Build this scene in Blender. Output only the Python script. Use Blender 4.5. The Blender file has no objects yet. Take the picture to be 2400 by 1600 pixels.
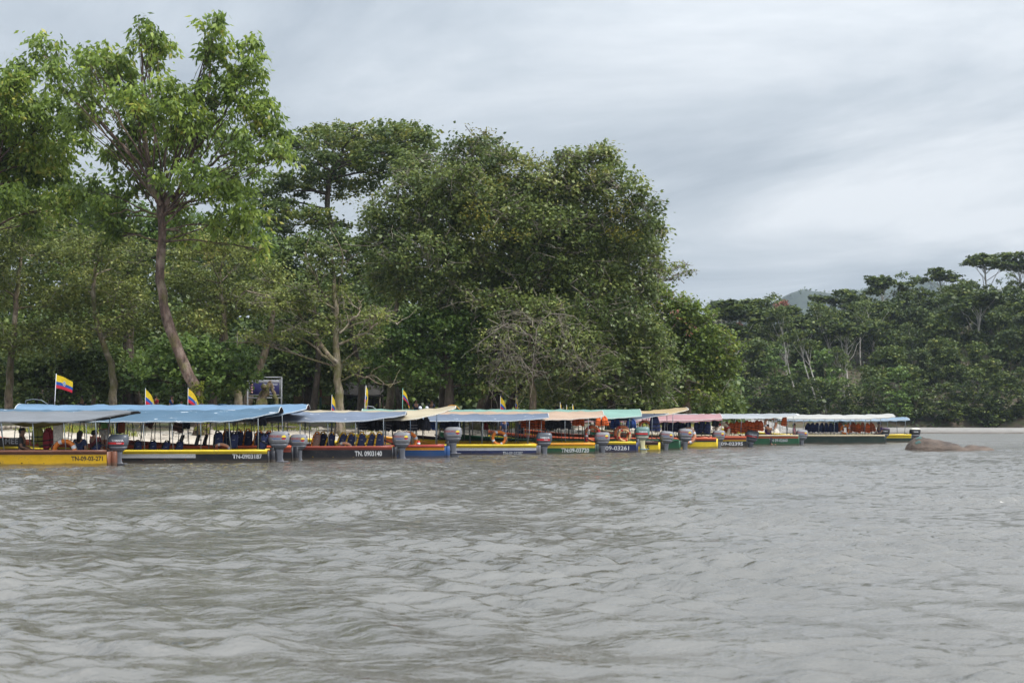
import bpy, math, random
import numpy as np
from mathutils import Vector, Matrix, Euler

SC = bpy.context.scene
COL = SC.collection
rng = np.random.default_rng(7)
random.seed(7)

# ------------------------------------------------------------------ camera
F = 3000.0                       # focal length in pixels of a 2400 px wide frame (45 mm on 36 mm)
TH = math.atan(168.0 / F)        # the horizon lies 168 px below the middle
CAM = np.array([0.0, 0.0, 2.0])
cam_data = bpy.data.cameras.new('camera')
cam_data.lens = 45.0
cam_data.sensor_width = 36.0
cam_data.clip_start = 0.1
cam_data.clip_end = 3000.0
cam_data.dof.use_dof = True
cam_data.dof.focus_distance = 60.0
cam_data.dof.aperture_fstop = 2.2
cam = bpy.data.objects.new('camera', cam_data)
COL.objects.link(cam)
cam.location = CAM
cam.rotation_euler = (math.pi / 2 + TH, 0, 0)
SC.camera = cam

# ------------------------------------------------------------------ sky and sun
SUN_EL, SUN_AZ = math.radians(52), math.radians(122)      # azimuth clockwise from the viewing direction (+Y)
sun_dir = Vector((math.sin(SUN_AZ) * math.cos(SUN_EL), math.cos(SUN_AZ) * math.cos(SUN_EL), math.sin(SUN_EL)))
world = bpy.data.worlds.new('World')
SC.world = world
world.use_nodes = True
wn, wl = world.node_tree.nodes, world.node_tree.links
for n in list(wn):
    wn.remove(n)


def W(t, **kw):
    n = wn.new(t)
    for k, v in kw.items():
        setattr(n, k, v)
    return n


def wmath(op, a, b=None, clamp=False):
    n = W('ShaderNodeMath', operation=op)
    n.use_clamp = clamp
    for i, v in enumerate((a, b)):
        if v is None:
            continue
        if isinstance(v, (int, float)):
            n.inputs[i].default_value = v
        else:
            wl.new(v, n.inputs[i])
    return n.outputs[0]


w_out = W('ShaderNodeOutputWorld')
w_bg = W('ShaderNodeBackground')
wl.new(w_bg.outputs[0], w_out.inputs[0])
w_bg.inputs[1].default_value = 0.1
w_sky = W('ShaderNodeTexSky', sky_type='NISHITA')
w_sky.sun_disc = False
w_sky.sun_elevation = SUN_EL
w_sky.sun_rotation = SUN_AZ
w_sky.air_density = 1.0
w_sky.dust_density = 3.0
w_tc = W('ShaderNodeTexCoord')
w_sep = W('ShaderNodeSeparateXYZ')
wl.new(w_tc.outputs['Generated'], w_sep.inputs[0])
dx, dy, dz = w_sep.outputs
zc_ = wmath('MAXIMUM', dz, 0.0)
den = wmath('ADD', zc_, 0.16)
u_ = wmath('DIVIDE', dx, den)
v_ = wmath('DIVIDE', dy, den)
w_comb = W('ShaderNodeCombineXYZ')
wl.new(u_, w_comb.inputs[0])
wl.new(v_, w_comb.inputs[1])
w_rot = W('ShaderNodeMapping')
w_rot.inputs['Rotation'].default_value = (0, 0, math.radians(40))
wl.new(w_comb.outputs[0], w_rot.inputs[0])
w_map = W('ShaderNodeMapping')                     # cloud bands run from the far left towards the near right
w_map.inputs['Scale'].default_value = (0.74, 1.10, 1.0)
w_map.inputs['Location'].default_value = (2.35, 0.55, 0.0)
wl.new(w_rot.outputs[0], w_map.inputs[0])
w_n1 = W('ShaderNodeTexNoise')
w_n1.inputs['Scale'].default_value = 0.85
w_n1.inputs['Detail'].default_value = 7.0
w_n1.inputs['Roughness'].default_value = 0.58
w_n1.inputs['Distortion'].default_value = 0.7
wl.new(w_map.outputs[0], w_n1.inputs[0])
w_ramp = W('ShaderNodeValToRGB')
cr = w_ramp.color_ramp
cr.elements[0].position = 0.36
cr.elements[0].color = (2.92, 3.30, 3.72, 1)
cr.elements[1].position = 0.66
cr.elements[1].color = (5.85, 6.1, 6.35, 1)
e = cr.elements.new(0.5)
e.color = (4.0, 4.38, 4.75, 1)
wl.new(w_n1.outputs[0], w_ramp.inputs[0])
# an overcast sky is brighter overhead (CIE) and round the hidden sun
grad = wmath('ADD', wmath('ADD', 0.84, wmath('MULTIPLY', zc_, 0.45)), wmath('MULTIPLY', wmath('MULTIPLY', zc_, zc_), 1.9))
w_dot = W('ShaderNodeVectorMath', operation='DOT_PRODUCT')
w_nrm = W('ShaderNodeVectorMath', operation='NORMALIZE')
wl.new(w_tc.outputs['Generated'], w_nrm.inputs[0])
wl.new(w_nrm.outputs[0], w_dot.inputs[0])
w_dot.inputs[1].default_value = sun_dir
glow = wmath('POWER', wmath('MAXIMUM', w_dot.outputs['Value'], 0.0), 7.0)
gain = wmath('ADD', grad, wmath('MULTIPLY', glow, 1.3))
w_sc = W('ShaderNodeVectorMath', operation='SCALE')
wl.new(w_ramp.outputs[0], w_sc.inputs[0])
wl.new(gain, w_sc.inputs['Scale'])
w_mix = W('ShaderNodeMixRGB')
w_mix.inputs[0].default_value = 0.93
wl.new(w_sky.outputs[0], w_mix.inputs[1])
wl.new(w_sc.outputs[0], w_mix.inputs[2])
wl.new(w_mix.outputs[0], w_bg.inputs[0])

sun_data = bpy.data.lights.new('sun', 'SUN')
sun_data.energy = 2.7
sun_data.angle = math.radians(18)
sun_data.color = (1.0, 0.96, 0.90)
sun = bpy.data.objects.new('sun', sun_data)
COL.objects.link(sun)
sun.rotation_euler = sun_dir.to_track_quat('Z', 'Y').to_euler()

SC.view_settings.view_transform = 'Standard'
SC.view_settings.look = 'None'
SC.view_settings.gamma = 1.0
SC.view_settings.exposure = 0.62
SC.view_settings.use_curve_mapping = False
SC.render.engine = 'CYCLES'
SC.cycles.max_bounces = 7
SC.cycles.diffuse_bounces = 3
SC.cycles.glossy_bounces = 3
SC.cycles.transmission_bounces = 4
SC.cycles.volume_bounces = 0
SC.cycles.caustics_reflective = False
SC.cycles.caustics_refractive = False
SC.cycles.use_denoising = True
SC.cycles.use_adaptive_sampling = True
SC.cycles.adaptive_threshold = 0.012


def P(px, py, d):
    """World point on the sight line through pixel (px, py) of the 2400 px wide frame at distance Y = d."""
    u, v = (px - 1200) / F, (800 - py) / F
    dirv = np.array([u, math.cos(TH) - v * math.sin(TH), math.sin(TH) + v * math.cos(TH)])
    return CAM + dirv * (d / dirv[1])


# ------------------------------------------------------------------ mesh helpers
def unit(v):
    v = np.asarray(v, float)
    return v / max(1e-9, np.linalg.norm(v))


class MB:
    """Collects vertices and faces; build() links them as one mesh object."""

    def __init__(self):
        self.V, self.Q, self.T, self.n = [], [], [], 0
        self.att = {}

    def add(self, V, quads=None, tris=None, mat=0):
        V = np.asarray(V, float).reshape(-1, 3)
        if quads is not None and len(quads):
            self.Q.append((np.asarray(quads, int) + self.n, mat))
        if tris is not None and len(tris):
            self.T.append((np.asarray(tris, int) + self.n, mat))
        self.V.append(V)
        self.n += len(V)

    def box(self, c, s, rot=None, mat=0):
        c, s = np.asarray(c, float), np.asarray(s, float) / 2
        V = np.array([[x, y, z] for x in (-1, 1) for y in (-1, 1) for z in (-1, 1)]) * s
        if rot is not None:
            V = V @ np.array(Euler(rot).to_matrix()).T
        self.add(V + c, [[0, 1, 3, 2], [4, 6, 7, 5], [0, 4, 5, 1], [2, 3, 7, 6], [0, 2, 6, 4], [1, 5, 7, 3]], mat=mat)

    def bevel_box(self, c, s, b=0.02, rot=None, mat=0):
        """A box with chamfered edges (24 vertices)."""
        c, h = np.asarray(c, float), np.asarray(s, float) / 2
        bm_V = []
        for sx in (-1, 1):
            for sy in (-1, 1):
                for sz in (-1, 1):
                    p = np.array([sx, sy, sz]) * h
                    for ax in range(3):
                        q = p.copy()
                        for o in range(3):
                            if o != ax:
                                q[o] -= b * [sx, sy, sz][o]
                        bm_V.append(q)
        V = np.array(bm_V)
        hull = bpy_hull(V)
        if rot is not None:
            V = V @ np.array(Euler(rot).to_matrix()).T
        for f in hull:
            if len(f) == 4:
                self.Q.append((np.array([f]) + self.n, mat))
            else:
                self.T.append((np.array([f]) + self.n, mat))
        self.V.append(V + c)
        self.n += len(V)

    def tube(self, pts, r, k=6, mat=0, cap=True, flat=1.0):
        pts = np.asarray(pts, float)
        m = len(pts)
        r = np.broadcast_to(np.asarray(r, float), (m,))
        t = np.gradient(pts, axis=0) if m > 2 else np.repeat((pts[1:] - pts[:1]), m, 0)
        t /= np.maximum(1e-9, np.linalg.norm(t, axis=1))[:, None]
        ref = np.array([0, 0, 1.0]) if abs(t[:, 2]).mean() < 0.8 else np.array([1.0, 0, 0])
        a = np.cross(t, ref)
        a /= np.maximum(1e-9, np.linalg.norm(a, axis=1))[:, None]
        b = np.cross(t, a)
        ang = np.linspace(0, 2 * math.pi, k, endpoint=False)
        V = pts[:, None] + r[:, None, None] * (np.cos(ang)[None, :, None] * a[:, None] + flat * np.sin(ang)[None, :, None] * b[:, None])
        i = np.arange(m - 1)[:, None] * k
        j = np.arange(k)[None]
        q = np.stack([i + j, i + (j + 1) % k, i + k + (j + 1) % k, i + k + j], -1).reshape(-1, 4)
        V = V.reshape(-1, 3)
        tr = None
        if cap:
            V = np.vstack([V, pts[:1], pts[-1:]])
            jj = np.arange(k)
            t1 = np.stack([np.full(k, m * k), (jj + 1) % k, jj], -1)
            t2 = np.stack([np.full(k, m * k + 1), (m - 1) * k + jj, (m - 1) * k + (jj + 1) % k], -1)
            tr = np.vstack([t1, t2])
        self.add(V, q, tr, mat)

    def loft(self, rings, mat=0, cap=True, closed=True):
        """rings: (m, k, 3) rings of equal vertex count."""
        R = np.asarray(rings, float)
        m, k = R.shape[:2]
        i = np.arange(m - 1)[:, None] * k
        kk = k if closed else k - 1
        j = np.arange(kk)[None]
        q = np.stack([i + j, i + (j + 1) % k, i + k + (j + 1) % k, i + k + j], -1).reshape(-1, 4)
        V = R.reshape(-1, 3)
        tr = None
        if cap and closed:
            V = np.vstack([V, R[0].mean(0)[None], R[-1].mean(0)[None]])
            jj = np.arange(k)
            tr = np.vstack([np.stack([np.full(k, m * k), (jj + 1) % k, jj], -1),
                            np.stack([np.full(k, m * k + 1), (m - 1) * k + jj, (m - 1) * k + (jj + 1) % k], -1)])
        self.add(V, q, tr, mat)

    def grid(self, G, mat=0):
        G = np.asarray(G, float)
        m, k = G.shape[:2]
        i = np.arange(m - 1)[:, None] * k
        j = np.arange(k - 1)[None]
        q = np.stack([i + j, i + j + 1, i + k + j + 1, i + k + j], -1).reshape(-1, 4)
        self.add(G.reshape(-1, 3), q, None, mat)

    def torus(self, c, R, r, axis='y', ku=28, kv=10, a0=0.0, a1=2 * math.pi, mat=0):
        full = abs(a1 - a0 - 2 * math.pi) < 1e-6
        A = np.linspace(a0, a1, ku, endpoint=not full)
        B = np.linspace(0, 2 * math.pi, kv, endpoint=False)
        rr = R + r * np.cos(B)[None]
        x = rr * np.cos(A)[:, None]
        z = rr * np.sin(A)[:, None]
        y = np.broadcast_to(r * np.sin(B)[None], x.shape)
        G = np.stack([x, y, z], -1) if axis == 'y' else np.stack([x, z, y], -1)
        G = G + np.asarray(c, float)
        if full:
            G = np.concatenate([G, G[:1]], 0)
        self.loft(G, mat, cap=False)

    def mesh(self, name, mats, smooth=False):
        me = bpy.data.meshes.new(name)
        V = np.vstack(self.V).astype(np.float32)
        me.vertices.add(len(V))
        me.vertices.foreach_set('co', V.ravel())
        loops, starts, mi, pos = [], [], [], 0
        for lst, k in ((self.Q, 4), (self.T, 3)):
            for arr, m in lst:
                loops.append(arr.ravel())
                starts.append(np.arange(len(arr)) * k + pos)
                mi.append(np.full(len(arr), m))
                pos += arr.size
        loops = np.concatenate(loops).astype(np.int32)
        starts = np.concatenate(starts).astype(np.int32)
        mi = np.concatenate(mi).astype(np.int32)
        me.loops.add(len(loops))
        me.loops.foreach_set('vertex_index', loops)
        me.polygons.add(len(starts))
        me.polygons.foreach_set('loop_start', starts)
        me.polygons.foreach_set('material_index', mi)
        for k, a in self.att.items():
            at = me.attributes.new(k, 'FLOAT', 'POINT')
            at.data.foreach_set('value', np.asarray(a, np.float32))
        me.update(calc_edges=True)
        for m in (mats if isinstance(mats, (list, tuple)) else [mats]):
            me.materials.append(m)
        if smooth:
            me.polygons.foreach_set('use_smooth', np.ones(len(starts), bool))
        return me

    def build(self, name, mats, parent=None, smooth=False):
        o = bpy.data.objects.new(name, self.mesh(name, mats, smooth))
        COL.objects.link(o)
        if parent is not None:
            o.parent = parent
        return o


_hull_cache = {}


def bpy_hull(V):
    import bmesh
    bm = bmesh.new()
    for i, v in enumerate(V):
        bm.verts.new(v).index = i
    bm.verts.index_update()
    bmesh.ops.convex_hull(bm, input=list(bm.verts))
    fs = [[v.index for v in f.verts] for f in bm.faces]
    bm.free()
    return fs


def thing(name, label, cat, loc=(0, 0, 0), rz=0.0, group=None):
    o = bpy.data.objects.new(name, None)
    o.empty_display_size = 0.2
    COL.objects.link(o)
    o.location = loc
    o.rotation_euler = (0, 0, rz)
    return tag(o, label, cat, group)


def tag(o, label, cat, group=None):
    o['label'] = label
    o['category'] = cat
    if group:
        o['group'] = group
    return o


def kind(o, k):
    o['kind'] = k
    return o


def dup(root, loc, rot=(0, 0, 0), label=None, group=None, scale=1.0):
    r = root.copy()
    COL.objects.link(r)
    r.location = loc
    r.rotation_euler = rot
    r.scale = (scale,) * 3 if isinstance(scale, (int, float)) else scale
    if label:
        r['label'] = label
    if group:
        r['group'] = group
    for ch in root.children:
        c = ch.copy()
        COL.objects.link(c)
        c.parent = r
        for g in ch.children:
            d = g.copy()
            COL.objects.link(d)
            d.parent = c
    return r


_font = {}


def text_geo(s, size):
    """Triangulated flat lettering, centred on the origin in the x-z plane."""
    key = (s, size)
    if key not in _font:
        cu = bpy.data.curves.new('lettering', 'FONT')
        cu.body = s
        cu.size = size
        cu.align_x = 'CENTER'
        cu.align_y = 'CENTER'
        cu.resolution_u = 3
        cu.offset = 0.022 * size
        ob = bpy.data.objects.new('lettering', cu)
        COL.objects.link(ob)
        bpy.context.view_layer.update()
        dg = bpy.context.evaluated_depsgraph_get()
        me = ob.evaluated_get(dg).to_mesh()
        me.calc_loop_triangles()
        V = np.array([v.co[:] for v in me.vertices])
        T = np.array([t.vertices[:] for t in me.loop_triangles])
        ob.evaluated_get(dg).to_mesh_clear()
        bpy.data.objects.remove(ob)
        bpy.data.curves.remove(cu)
        V = np.stack([V[:, 0], np.zeros(len(V)), V[:, 1]], 1)
        _font[key] = (V, T)
    V, T = _font[key]
    return V.copy(), T.copy()


# ------------------------------------------------------------------ materials
def new_mat(name):
    m = bpy.data.materials.new(name)
    m.use_nodes = True
    nt = m.node_tree
    b = nt.nodes['Principled BSDF']
    return m, nt, b


def nmath(nt, op, a, b=None, clamp=False):
    n = nt.nodes.new('ShaderNodeMath')
    n.operation = op
    n.use_clamp = clamp
    for i, v in enumerate((a, b)):
        if v is None:
            continue
        if isinstance(v, (int, float)):
            n.inputs[i].default_value = v
        else:
            nt.links.new(v, n.inputs[i])
    return n.outputs[0]


def noise(nt, scale, detail=4, rough=0.55, stretch=None, coord='Object'):
    tc = nt.nodes.new('ShaderNodeTexCoord')
    n = nt.nodes.new('ShaderNodeTexNoise')
    n.inputs['Scale'].default_value = scale
    n.inputs['Detail'].default_value = detail
    n.inputs['Roughness'].default_value = rough
    src = tc.outputs[coord]
    if stretch:
        mp = nt.nodes.new('ShaderNodeMapping')
        mp.inputs['Scale'].default_value = stretch
        nt.links.new(src, mp.inputs[0])
        src = mp.outputs[0]
    nt.links.new(src, n.inputs['Vector'])
    return n.outputs[0]


def ramp(nt, fac, stops):
    r = nt.nodes.new('ShaderNodeValToRGB')
    el = r.color_ramp.elements
    while len(el) < len(stops):
        el.new(0.5)
    for e_, (p, c) in zip(el, stops):
        e_.position = p
        e_.color = (*c[:3], 1) if not isinstance(c, (int, float)) else (c, c, c, 1)
    nt.links.new(fac, r.inputs[0])
    return r.outputs[0]


def mixc(nt, fac, a, b):
    n = nt.nodes.new('ShaderNodeMixRGB')
    for i, v in enumerate((fac, a, b)):
        if isinstance(v, (int, float)):
            n.inputs[i].default_value = v
        elif isinstance(v, tuple):
            n.inputs[i].default_value = (*v[:3], 1)
        else:
            nt.links.new(v, n.inputs[i])
    return n.outputs[0]


def bump(nt, b, h, dist=0.02, strength=0.5):
    n = nt.nodes.new('ShaderNodeBump')
    n.inputs['Distance'].default_value = dist
    n.inputs['Strength'].default_value = strength
    nt.links.new(h, n.inputs['Height'])
    nt.links.new(n.outputs[0], b.inputs['Normal'])


_mats = {}


def paint(name, c, rough=0.45, wear=0.35, wearc=(0.16, 0.13, 0.10), scale=3.0, metal=0.0, mud=False):
    """Painted, moulded or metal surface: colour drifts a little, scuffs and grime in a streaky noise."""
    if name in _mats:
        return _mats[name]
    m, nt, b = new_mat(name)
    n1 = noise(nt, scale, 5, 0.6, (1, 1, 2.2))
    n2 = noise(nt, scale * 9, 3, 0.6)
    c2 = tuple(min(1, x * 1.12 + 0.005) for x in c)
    c1 = tuple(x * 0.82 for x in c)
    base = ramp(nt, n1, [(0.3, c1), (0.7, c2)])
    mask = ramp(nt, nmath(nt, 'MULTIPLY', n1, nmath(nt, 'ADD', n2, 0.5)), [(0.58, 0.0), (0.74, 1.0)])
    f = nmath(nt, 'MULTIPLY', mask, wear)
    base = mixc(nt, f, base, wearc)
    if mud:                                           # silt left along the waterline and scrapes along the side
        tc = nt.nodes.new('ShaderNodeTexCoord')
        sp = nt.nodes.new('ShaderNodeSeparateXYZ')
        nt.links.new(tc.outputs['Object'], sp.inputs[0])
        n3 = noise(nt, 5.0, 4, 0.65, (0.35, 1, 1))
        lv = nmath(nt, 'SUBTRACT', nmath(nt, 'ADD', 0.03, nmath(nt, 'MULTIPLY', n3, 0.16)), sp.outputs['Z'])
        base = mixc(nt, nmath(nt, 'MULTIPLY', ramp(nt, nmath(nt, 'ADD', nmath(nt, 'MULTIPLY', lv, 9.0), 0.5), [(0.3, 0.0), (0.75, 1.0)]), 0.6), base, (0.10, 0.08, 0.058))
        n4 = noise(nt, 7.0, 5, 0.7, (0.12, 1, 3.0))
        base = mixc(nt, ramp(nt, n4, [(0.66, 0.0), (0.70, 0.55)]), base, tuple(min(0.5, x * 0.5 + 0.10) for x in c))
    nt.links.new(base, b.inputs['Base Color'])
    b.inputs['Metallic'].default_value = metal
    nt.links.new(nmath(nt, 'ADD', nmath(nt, 'MULTIPLY', n2, 0.2), rough - 0.1), b.inputs['Roughness'])
    _mats[name] = m
    return m


def fabric(name, c, rough=0.85, scale=14.0, trans=0.0):
    if name in _mats:
        return _mats[name]
    m, nt, b = new_mat(name)
    n1 = noise(nt, scale, 4, 0.6)
    nt.links.new(ramp(nt, n1, [(0.3, tuple(x * 0.72 for x in c)), (0.7, tuple(min(1, x * 1.18) for x in c))]), b.inputs['Base Color'])
    b.inputs['Roughness'].default_value = rough
    bump(nt, b, n1, 0.02, 0.5)
    if trans:
        t = nt.nodes.new('ShaderNodeBsdfTranslucent')
        t.inputs[0].default_value = (*c, 1)
        mx = nt.nodes.new('ShaderNodeMixShader')
        mx.inputs[0].default_value = trans
        nt.links.new(b.outputs[0], mx.inputs[1])
        nt.links.new(t.outputs[0], mx.inputs[2])
        nt.links.new(mx.outputs[0], nt.nodes['Material Output'].inputs[0])
    _mats[name] = m
    return m


def tarp(name, c, patch=(0.72, 0.73, 0.74), amount=0.5):
    """Weathered plastic canopy sheet: fading, folds, pale peeled patches."""
    if name in _mats:
        return _mats[name]
    m, nt, b = new_mat(name)
    n1 = noise(nt, 0.9, 5, 0.6, (0.5, 1.6, 1))
    n2 = noise(nt, 2.6, 5, 0.7, (0.45, 2.0, 1))
    n3 = noise(nt, 7.0, 3, 0.5, (0.4, 1, 1))
    base = ramp(nt, n1, [(0.28, tuple(x * 0.78 for x in c)), (0.72, tuple(min(1, x * 1.15 + 0.01) for x in c))])
    f = ramp(nt, n2, [(0.665 - 0.05 * amount, 0.0), (0.68 - 0.05 * amount, 1.0)])
    nt.links.new(mixc(nt, nmath(nt, 'MULTIPLY', f, amount), base, patch), b.inputs['Base Color'])
    b.inputs['Roughness'].default_value = 0.5
    bump(nt, b, n3, 0.05, 0.5)
    _mats[name] = m
    return m


LEAF_GAIN = (2.45, 2.0, 1.4)


def leafmat(name, stops, trans=0.3, rough=0.5):
    """Leaf: colour differs from leaf to leaf and clump to clump (attribute tint, 0..1); light shines through."""
    m, nt, b = new_mat(name)
    at = nt.nodes.new('ShaderNodeAttribute')
    at.attribute_name = 'tint'
    stops = [(p, tuple(x * g for x, g in zip(c, LEAF_GAIN))) for p, c in stops]
    col = ramp(nt, at.outputs['Fac'], stops)
    nt.links.new(col, b.inputs['Base Color'])
    b.inputs['Roughness'].default_value = rough
    b.inputs['Specular IOR Level'].default_value = 0.35
    t = nt.nodes.new('ShaderNodeBsdfTranslucent')
    hs = nt.nodes.new('ShaderNodeHueSaturation')
    hs.inputs['Value'].default_value = 1.35
    hs.inputs['Saturation'].default_value = 1.0
    hs.inputs['Hue'].default_value = 0.49
    nt.links.new(col, hs.inputs['Color'])
    nt.links.new(hs.outputs[0], t.inputs[0])
    mx = nt.nodes.new('ShaderNodeMixShader')
    mx.inputs[0].default_value = trans
    nt.links.new(b.outputs[0], mx.inputs[1])
    nt.links.new(t.outputs[0], mx.inputs[2])
    nt.links.new(mx.outputs[0], nt.nodes['Material Output'].inputs[0])
    return m


def barkmat(name, c, lichen=(0.42, 0.40, 0.36), moss=(0.10, 0.13, 0.025), lich=0.5, mossy=0.4, scale=2.0):
    m, nt, b = new_mat(name)
    n1 = noise(nt, scale * 2.5, 6, 0.7, (1, 1, 0.35))
    n2 = noise(nt, scale * 1.1, 4, 0.6, (1, 1, 0.6))
    n3 = noise(nt, scale * 0.5, 4, 0.6)
    base = ramp(nt, n1, [(0.36, tuple(x * 0.35 for x in c)), (0.64, tuple(x * 1.5 for x in c))])
    f1 = ramp(nt, n2, [(0.60 - 0.16 * lich, 0.0), (0.72 - 0.1 * lich, 1.0)])
    base = mixc(nt, nmath(nt, 'MULTIPLY', f1, min(1, lich * 1.3)), base, lichen)
    f2 = ramp(nt, n3, [(0.58 - 0.2 * mossy, 0.0), (0.68 - 0.16 * mossy, 1.0)])
    base = mixc(nt, nmath(nt, 'MULTIPLY', f2, min(1, mossy * 1.3)), base, moss)
    nt.links.new(base, b.inputs['Base Color'])
    b.inputs['Roughness'].default_value = 0.9
    bump(nt, b, n1, 0.12, 1.0)
    return m
# ------------------------------------------------------------------ ground
def shore(X):
    X = np.asarray(X, float)
    return np.maximum(38.0, 59.0 + 0.93 * (X + 17.0)) + np.maximum(0, X - 20.0) * 4.0 + 0.6 * np.sin(X * 0.35) + 0.3 * np.sin(X * 1.1 + 1)


def smooth_noise(X, Y, f, seed):
    r = np.random.default_rng(seed)
    z = 0
    for i in range(7):
        a = r.uniform(0, 2 * math.pi)
        k = f * r.uniform(0.6, 1.7)
        z = z + np.sin(k * (np.cos(a) * X + np.sin(a) * Y) + r.uniform(0, 6.28))
    return z / 2.6


def bar_mask(X, Y):
    edge = 126.5 + 1.6 * np.sin(X * 0.11) + 0.7 * np.sin(X * 0.37) + 0.3 * np.sin(X * 1.3)
    return np.clip((Y - edge) / 0.35, 0, 1) * np.clip((169 - Y) / 3, 0, 1) * np.clip((X - 16) / 6, 0, 1) * np.clip((110 - X) / 8, 0, 1)


def ground_z(X, Y):
    X, Y = np.asarray(X, float), np.asarray(Y, float)
    s = Y - shore(X)
    z = np.interp(s, [-60, -8, 0, 2.5, 10, 25, 60, 140, 400], [-2.4, -0.9, -0.05, 0.66, 1.08, 1.35, 1.7, 2.6, 4])
    z = z + np.clip(s, 0, 6) / 6 * 0.07 * smooth_noise(X, Y, 0.9, 3) + np.clip(s, 0, 3) / 3 * 0.025 * smooth_noise(X, Y, 4.0, 4)
    s2 = Y - (176.0 + 1.2 * np.sin(X * 0.13))
    zf = np.interp(s2, [-20, -1.5, 0, 1.5, 60, 120, 400], [-2.4, -0.8, 0.0, 0.9, 13, 19, 24]) * (1 + 0.35 * np.clip((X - 45) / 40, 0, 1) - 0.25 * np.clip((45 - X) / 20, 0, 1))
    zf = zf + np.clip(s2, 0, 10) / 10 * 0.6 * smooth_noise(X, Y, 0.12, 5)
    zb = -2.4 + 2.56 * bar_mask(X, Y) + 0.05 * smooth_noise(X, Y, 0.15, 6)
    return np.maximum(np.maximum(z, zf), np.maximum(zb, -2.4))


gx = np.unique(np.concatenate([np.linspace(-900, -60, 19), np.linspace(-60, -34, 14), np.arange(-34, 26, 0.55), np.arange(26, 100, 2.0), np.linspace(100, 1300, 31)]))
gy = np.unique(np.concatenate([np.linspace(-100, 38, 12), np.arange(38, 104, 0.55), np.arange(104, 122, 1.5), np.arange(122, 131, 0.3), np.arange(131, 170, 2.5), np.arange(170, 182, 0.6), np.arange(182, 300, 4), np.linspace(300, 2200, 26)]))
GX, GY = np.meshgrid(gx, gy, indexing='ij')
GZ = ground_z(GX, GY)
g = MB()
g.grid(np.stack([GX, GY, GZ], -1))
S_ = (GY - shore(GX)).ravel()
soil = np.clip((S_ + 1.5 * smooth_noise(GX, GY, 0.8, 9).ravel() - 9.5) / 3.0, 0, 1)
soil = np.maximum(soil, (GY.ravel() > 171) * 1.0)
soil = np.where((GY.ravel() > 118) & (GY.ravel() < 171) & (GX.ravel() > 12), 0.0, soil)
g.att['bar'] = ((GY.ravel() > 118) & (GY.ravel() < 171) & (GX.ravel() > 12)) * 1.0
g.att['soil'] = soil
m_ground, nt, b = new_mat('sand_and_soil')
at = nt.nodes.new('ShaderNodeAttribute')
at.attribute_name = 'soil'
geo = nt.nodes.new('ShaderNodeNewGeometry')
sepz = nt.nodes.new('ShaderNodeSeparateXYZ')
nt.links.new(geo.outputs['Position'], sepz.inputs[0])
n_s = noise(nt, 0.7, 8, 0.65)
n_f = noise(nt, 9.0, 5, 0.7)
sand = ramp(nt, n_s, [(0.3, (0.34, 0.29, 0.235)), (0.52, (0.47, 0.415, 0.345)), (0.75, (0.56, 0.51, 0.44))])
sand = mixc(nt, ramp(nt, n_f, [(0.58, 0.0), (0.68, 0.7)]), sand, (0.20, 0.155, 0.115))
earth = ramp(nt, n_f, [(0.3, (0.045, 0.034, 0.024)), (0.6, (0.12, 0.09, 0.06)), (0.75, (0.20, 0.155, 0.10))])
earth = mixc(nt, ramp(nt, n_s, [(0.45, 0.0), (0.6, 0.8)]), earth, (0.055, 0.075, 0.02))
at2 = nt.nodes.new('ShaderNodeAttribute')
at2.attribute_name = 'bar'
shingle = ramp(nt, n_s, [(0.3, (0.13, 0.12, 0.11)), (0.5, (0.235, 0.222, 0.205)), (0.7, (0.31, 0.295, 0.275))])
col = mixc(nt, at2.outputs['Fac'], mixc(nt, at.outputs['Fac'], sand, earth), shingle)
wet = nmath(nt, 'SUBTRACT', 1.0, nmath(nt, 'MULTIPLY', nmath(nt, 'SUBTRACT', sepz.outputs['Z'], 0.06), 7.0, True))
wet.node.use_clamp = True
col = mixc(nt, nmath(nt, 'MULTIPLY', wet, 0.8), col, (0.075, 0.06, 0.045))
nt.links.new(col, b.inputs['Base Color'])
b.inputs['Roughness'].default_value = 0.9
bump(nt, b, n_f, 0.08, 0.8)
ground = kind(g.build('ground', m_ground, smooth=True), 'structure')

# ------------------------------------------------------------------ water: real waves in a fan that is finest close by
wr = np.random.default_rng(11)
WAVES = []
for lam, n_, slope in ((7.0, 4, 0.005), (3.6, 6, 0.008), (2.1, 8, 0.013), (1.3, 12, 0.022), (0.85, 16, 0.040), (0.55, 20, 0.052), (0.36, 22, 0.050), (0.24, 16, 0.036)):
    for _ in range(n_):
        l = lam * wr.uniform(0.75, 1.3)
        a = math.radians(-97 + wr.normal(0, 34))
        k = 2 * math.pi / l
        WAVES.append((k * math.cos(a), k * math.sin(a), wr.uniform(0, 6.28), slope / k, l))


def waves(X, Y, res):
    h = np.zeros_like(X)
    calm = np.clip(0.88 + 0.42 * smooth_noise(X, Y, 0.22, 21), 0.4, 1.5)
    gust = np.clip(0.85 + 0.5 * smooth_noise(X, Y, 0.7, 22), 0.3, 1.6)
    for kx, ky, ph, A, l in WAVES:
        fade = np.clip((l / res - 2.2) / 2.0, 0, 1)
        p = kx * X + ky * Y + ph
        h += A * fade * (np.exp(np.sin(p) * 0.75) * 1.2 - 1.35) * (gust if l < 1.0 else calm)
    return h


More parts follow.
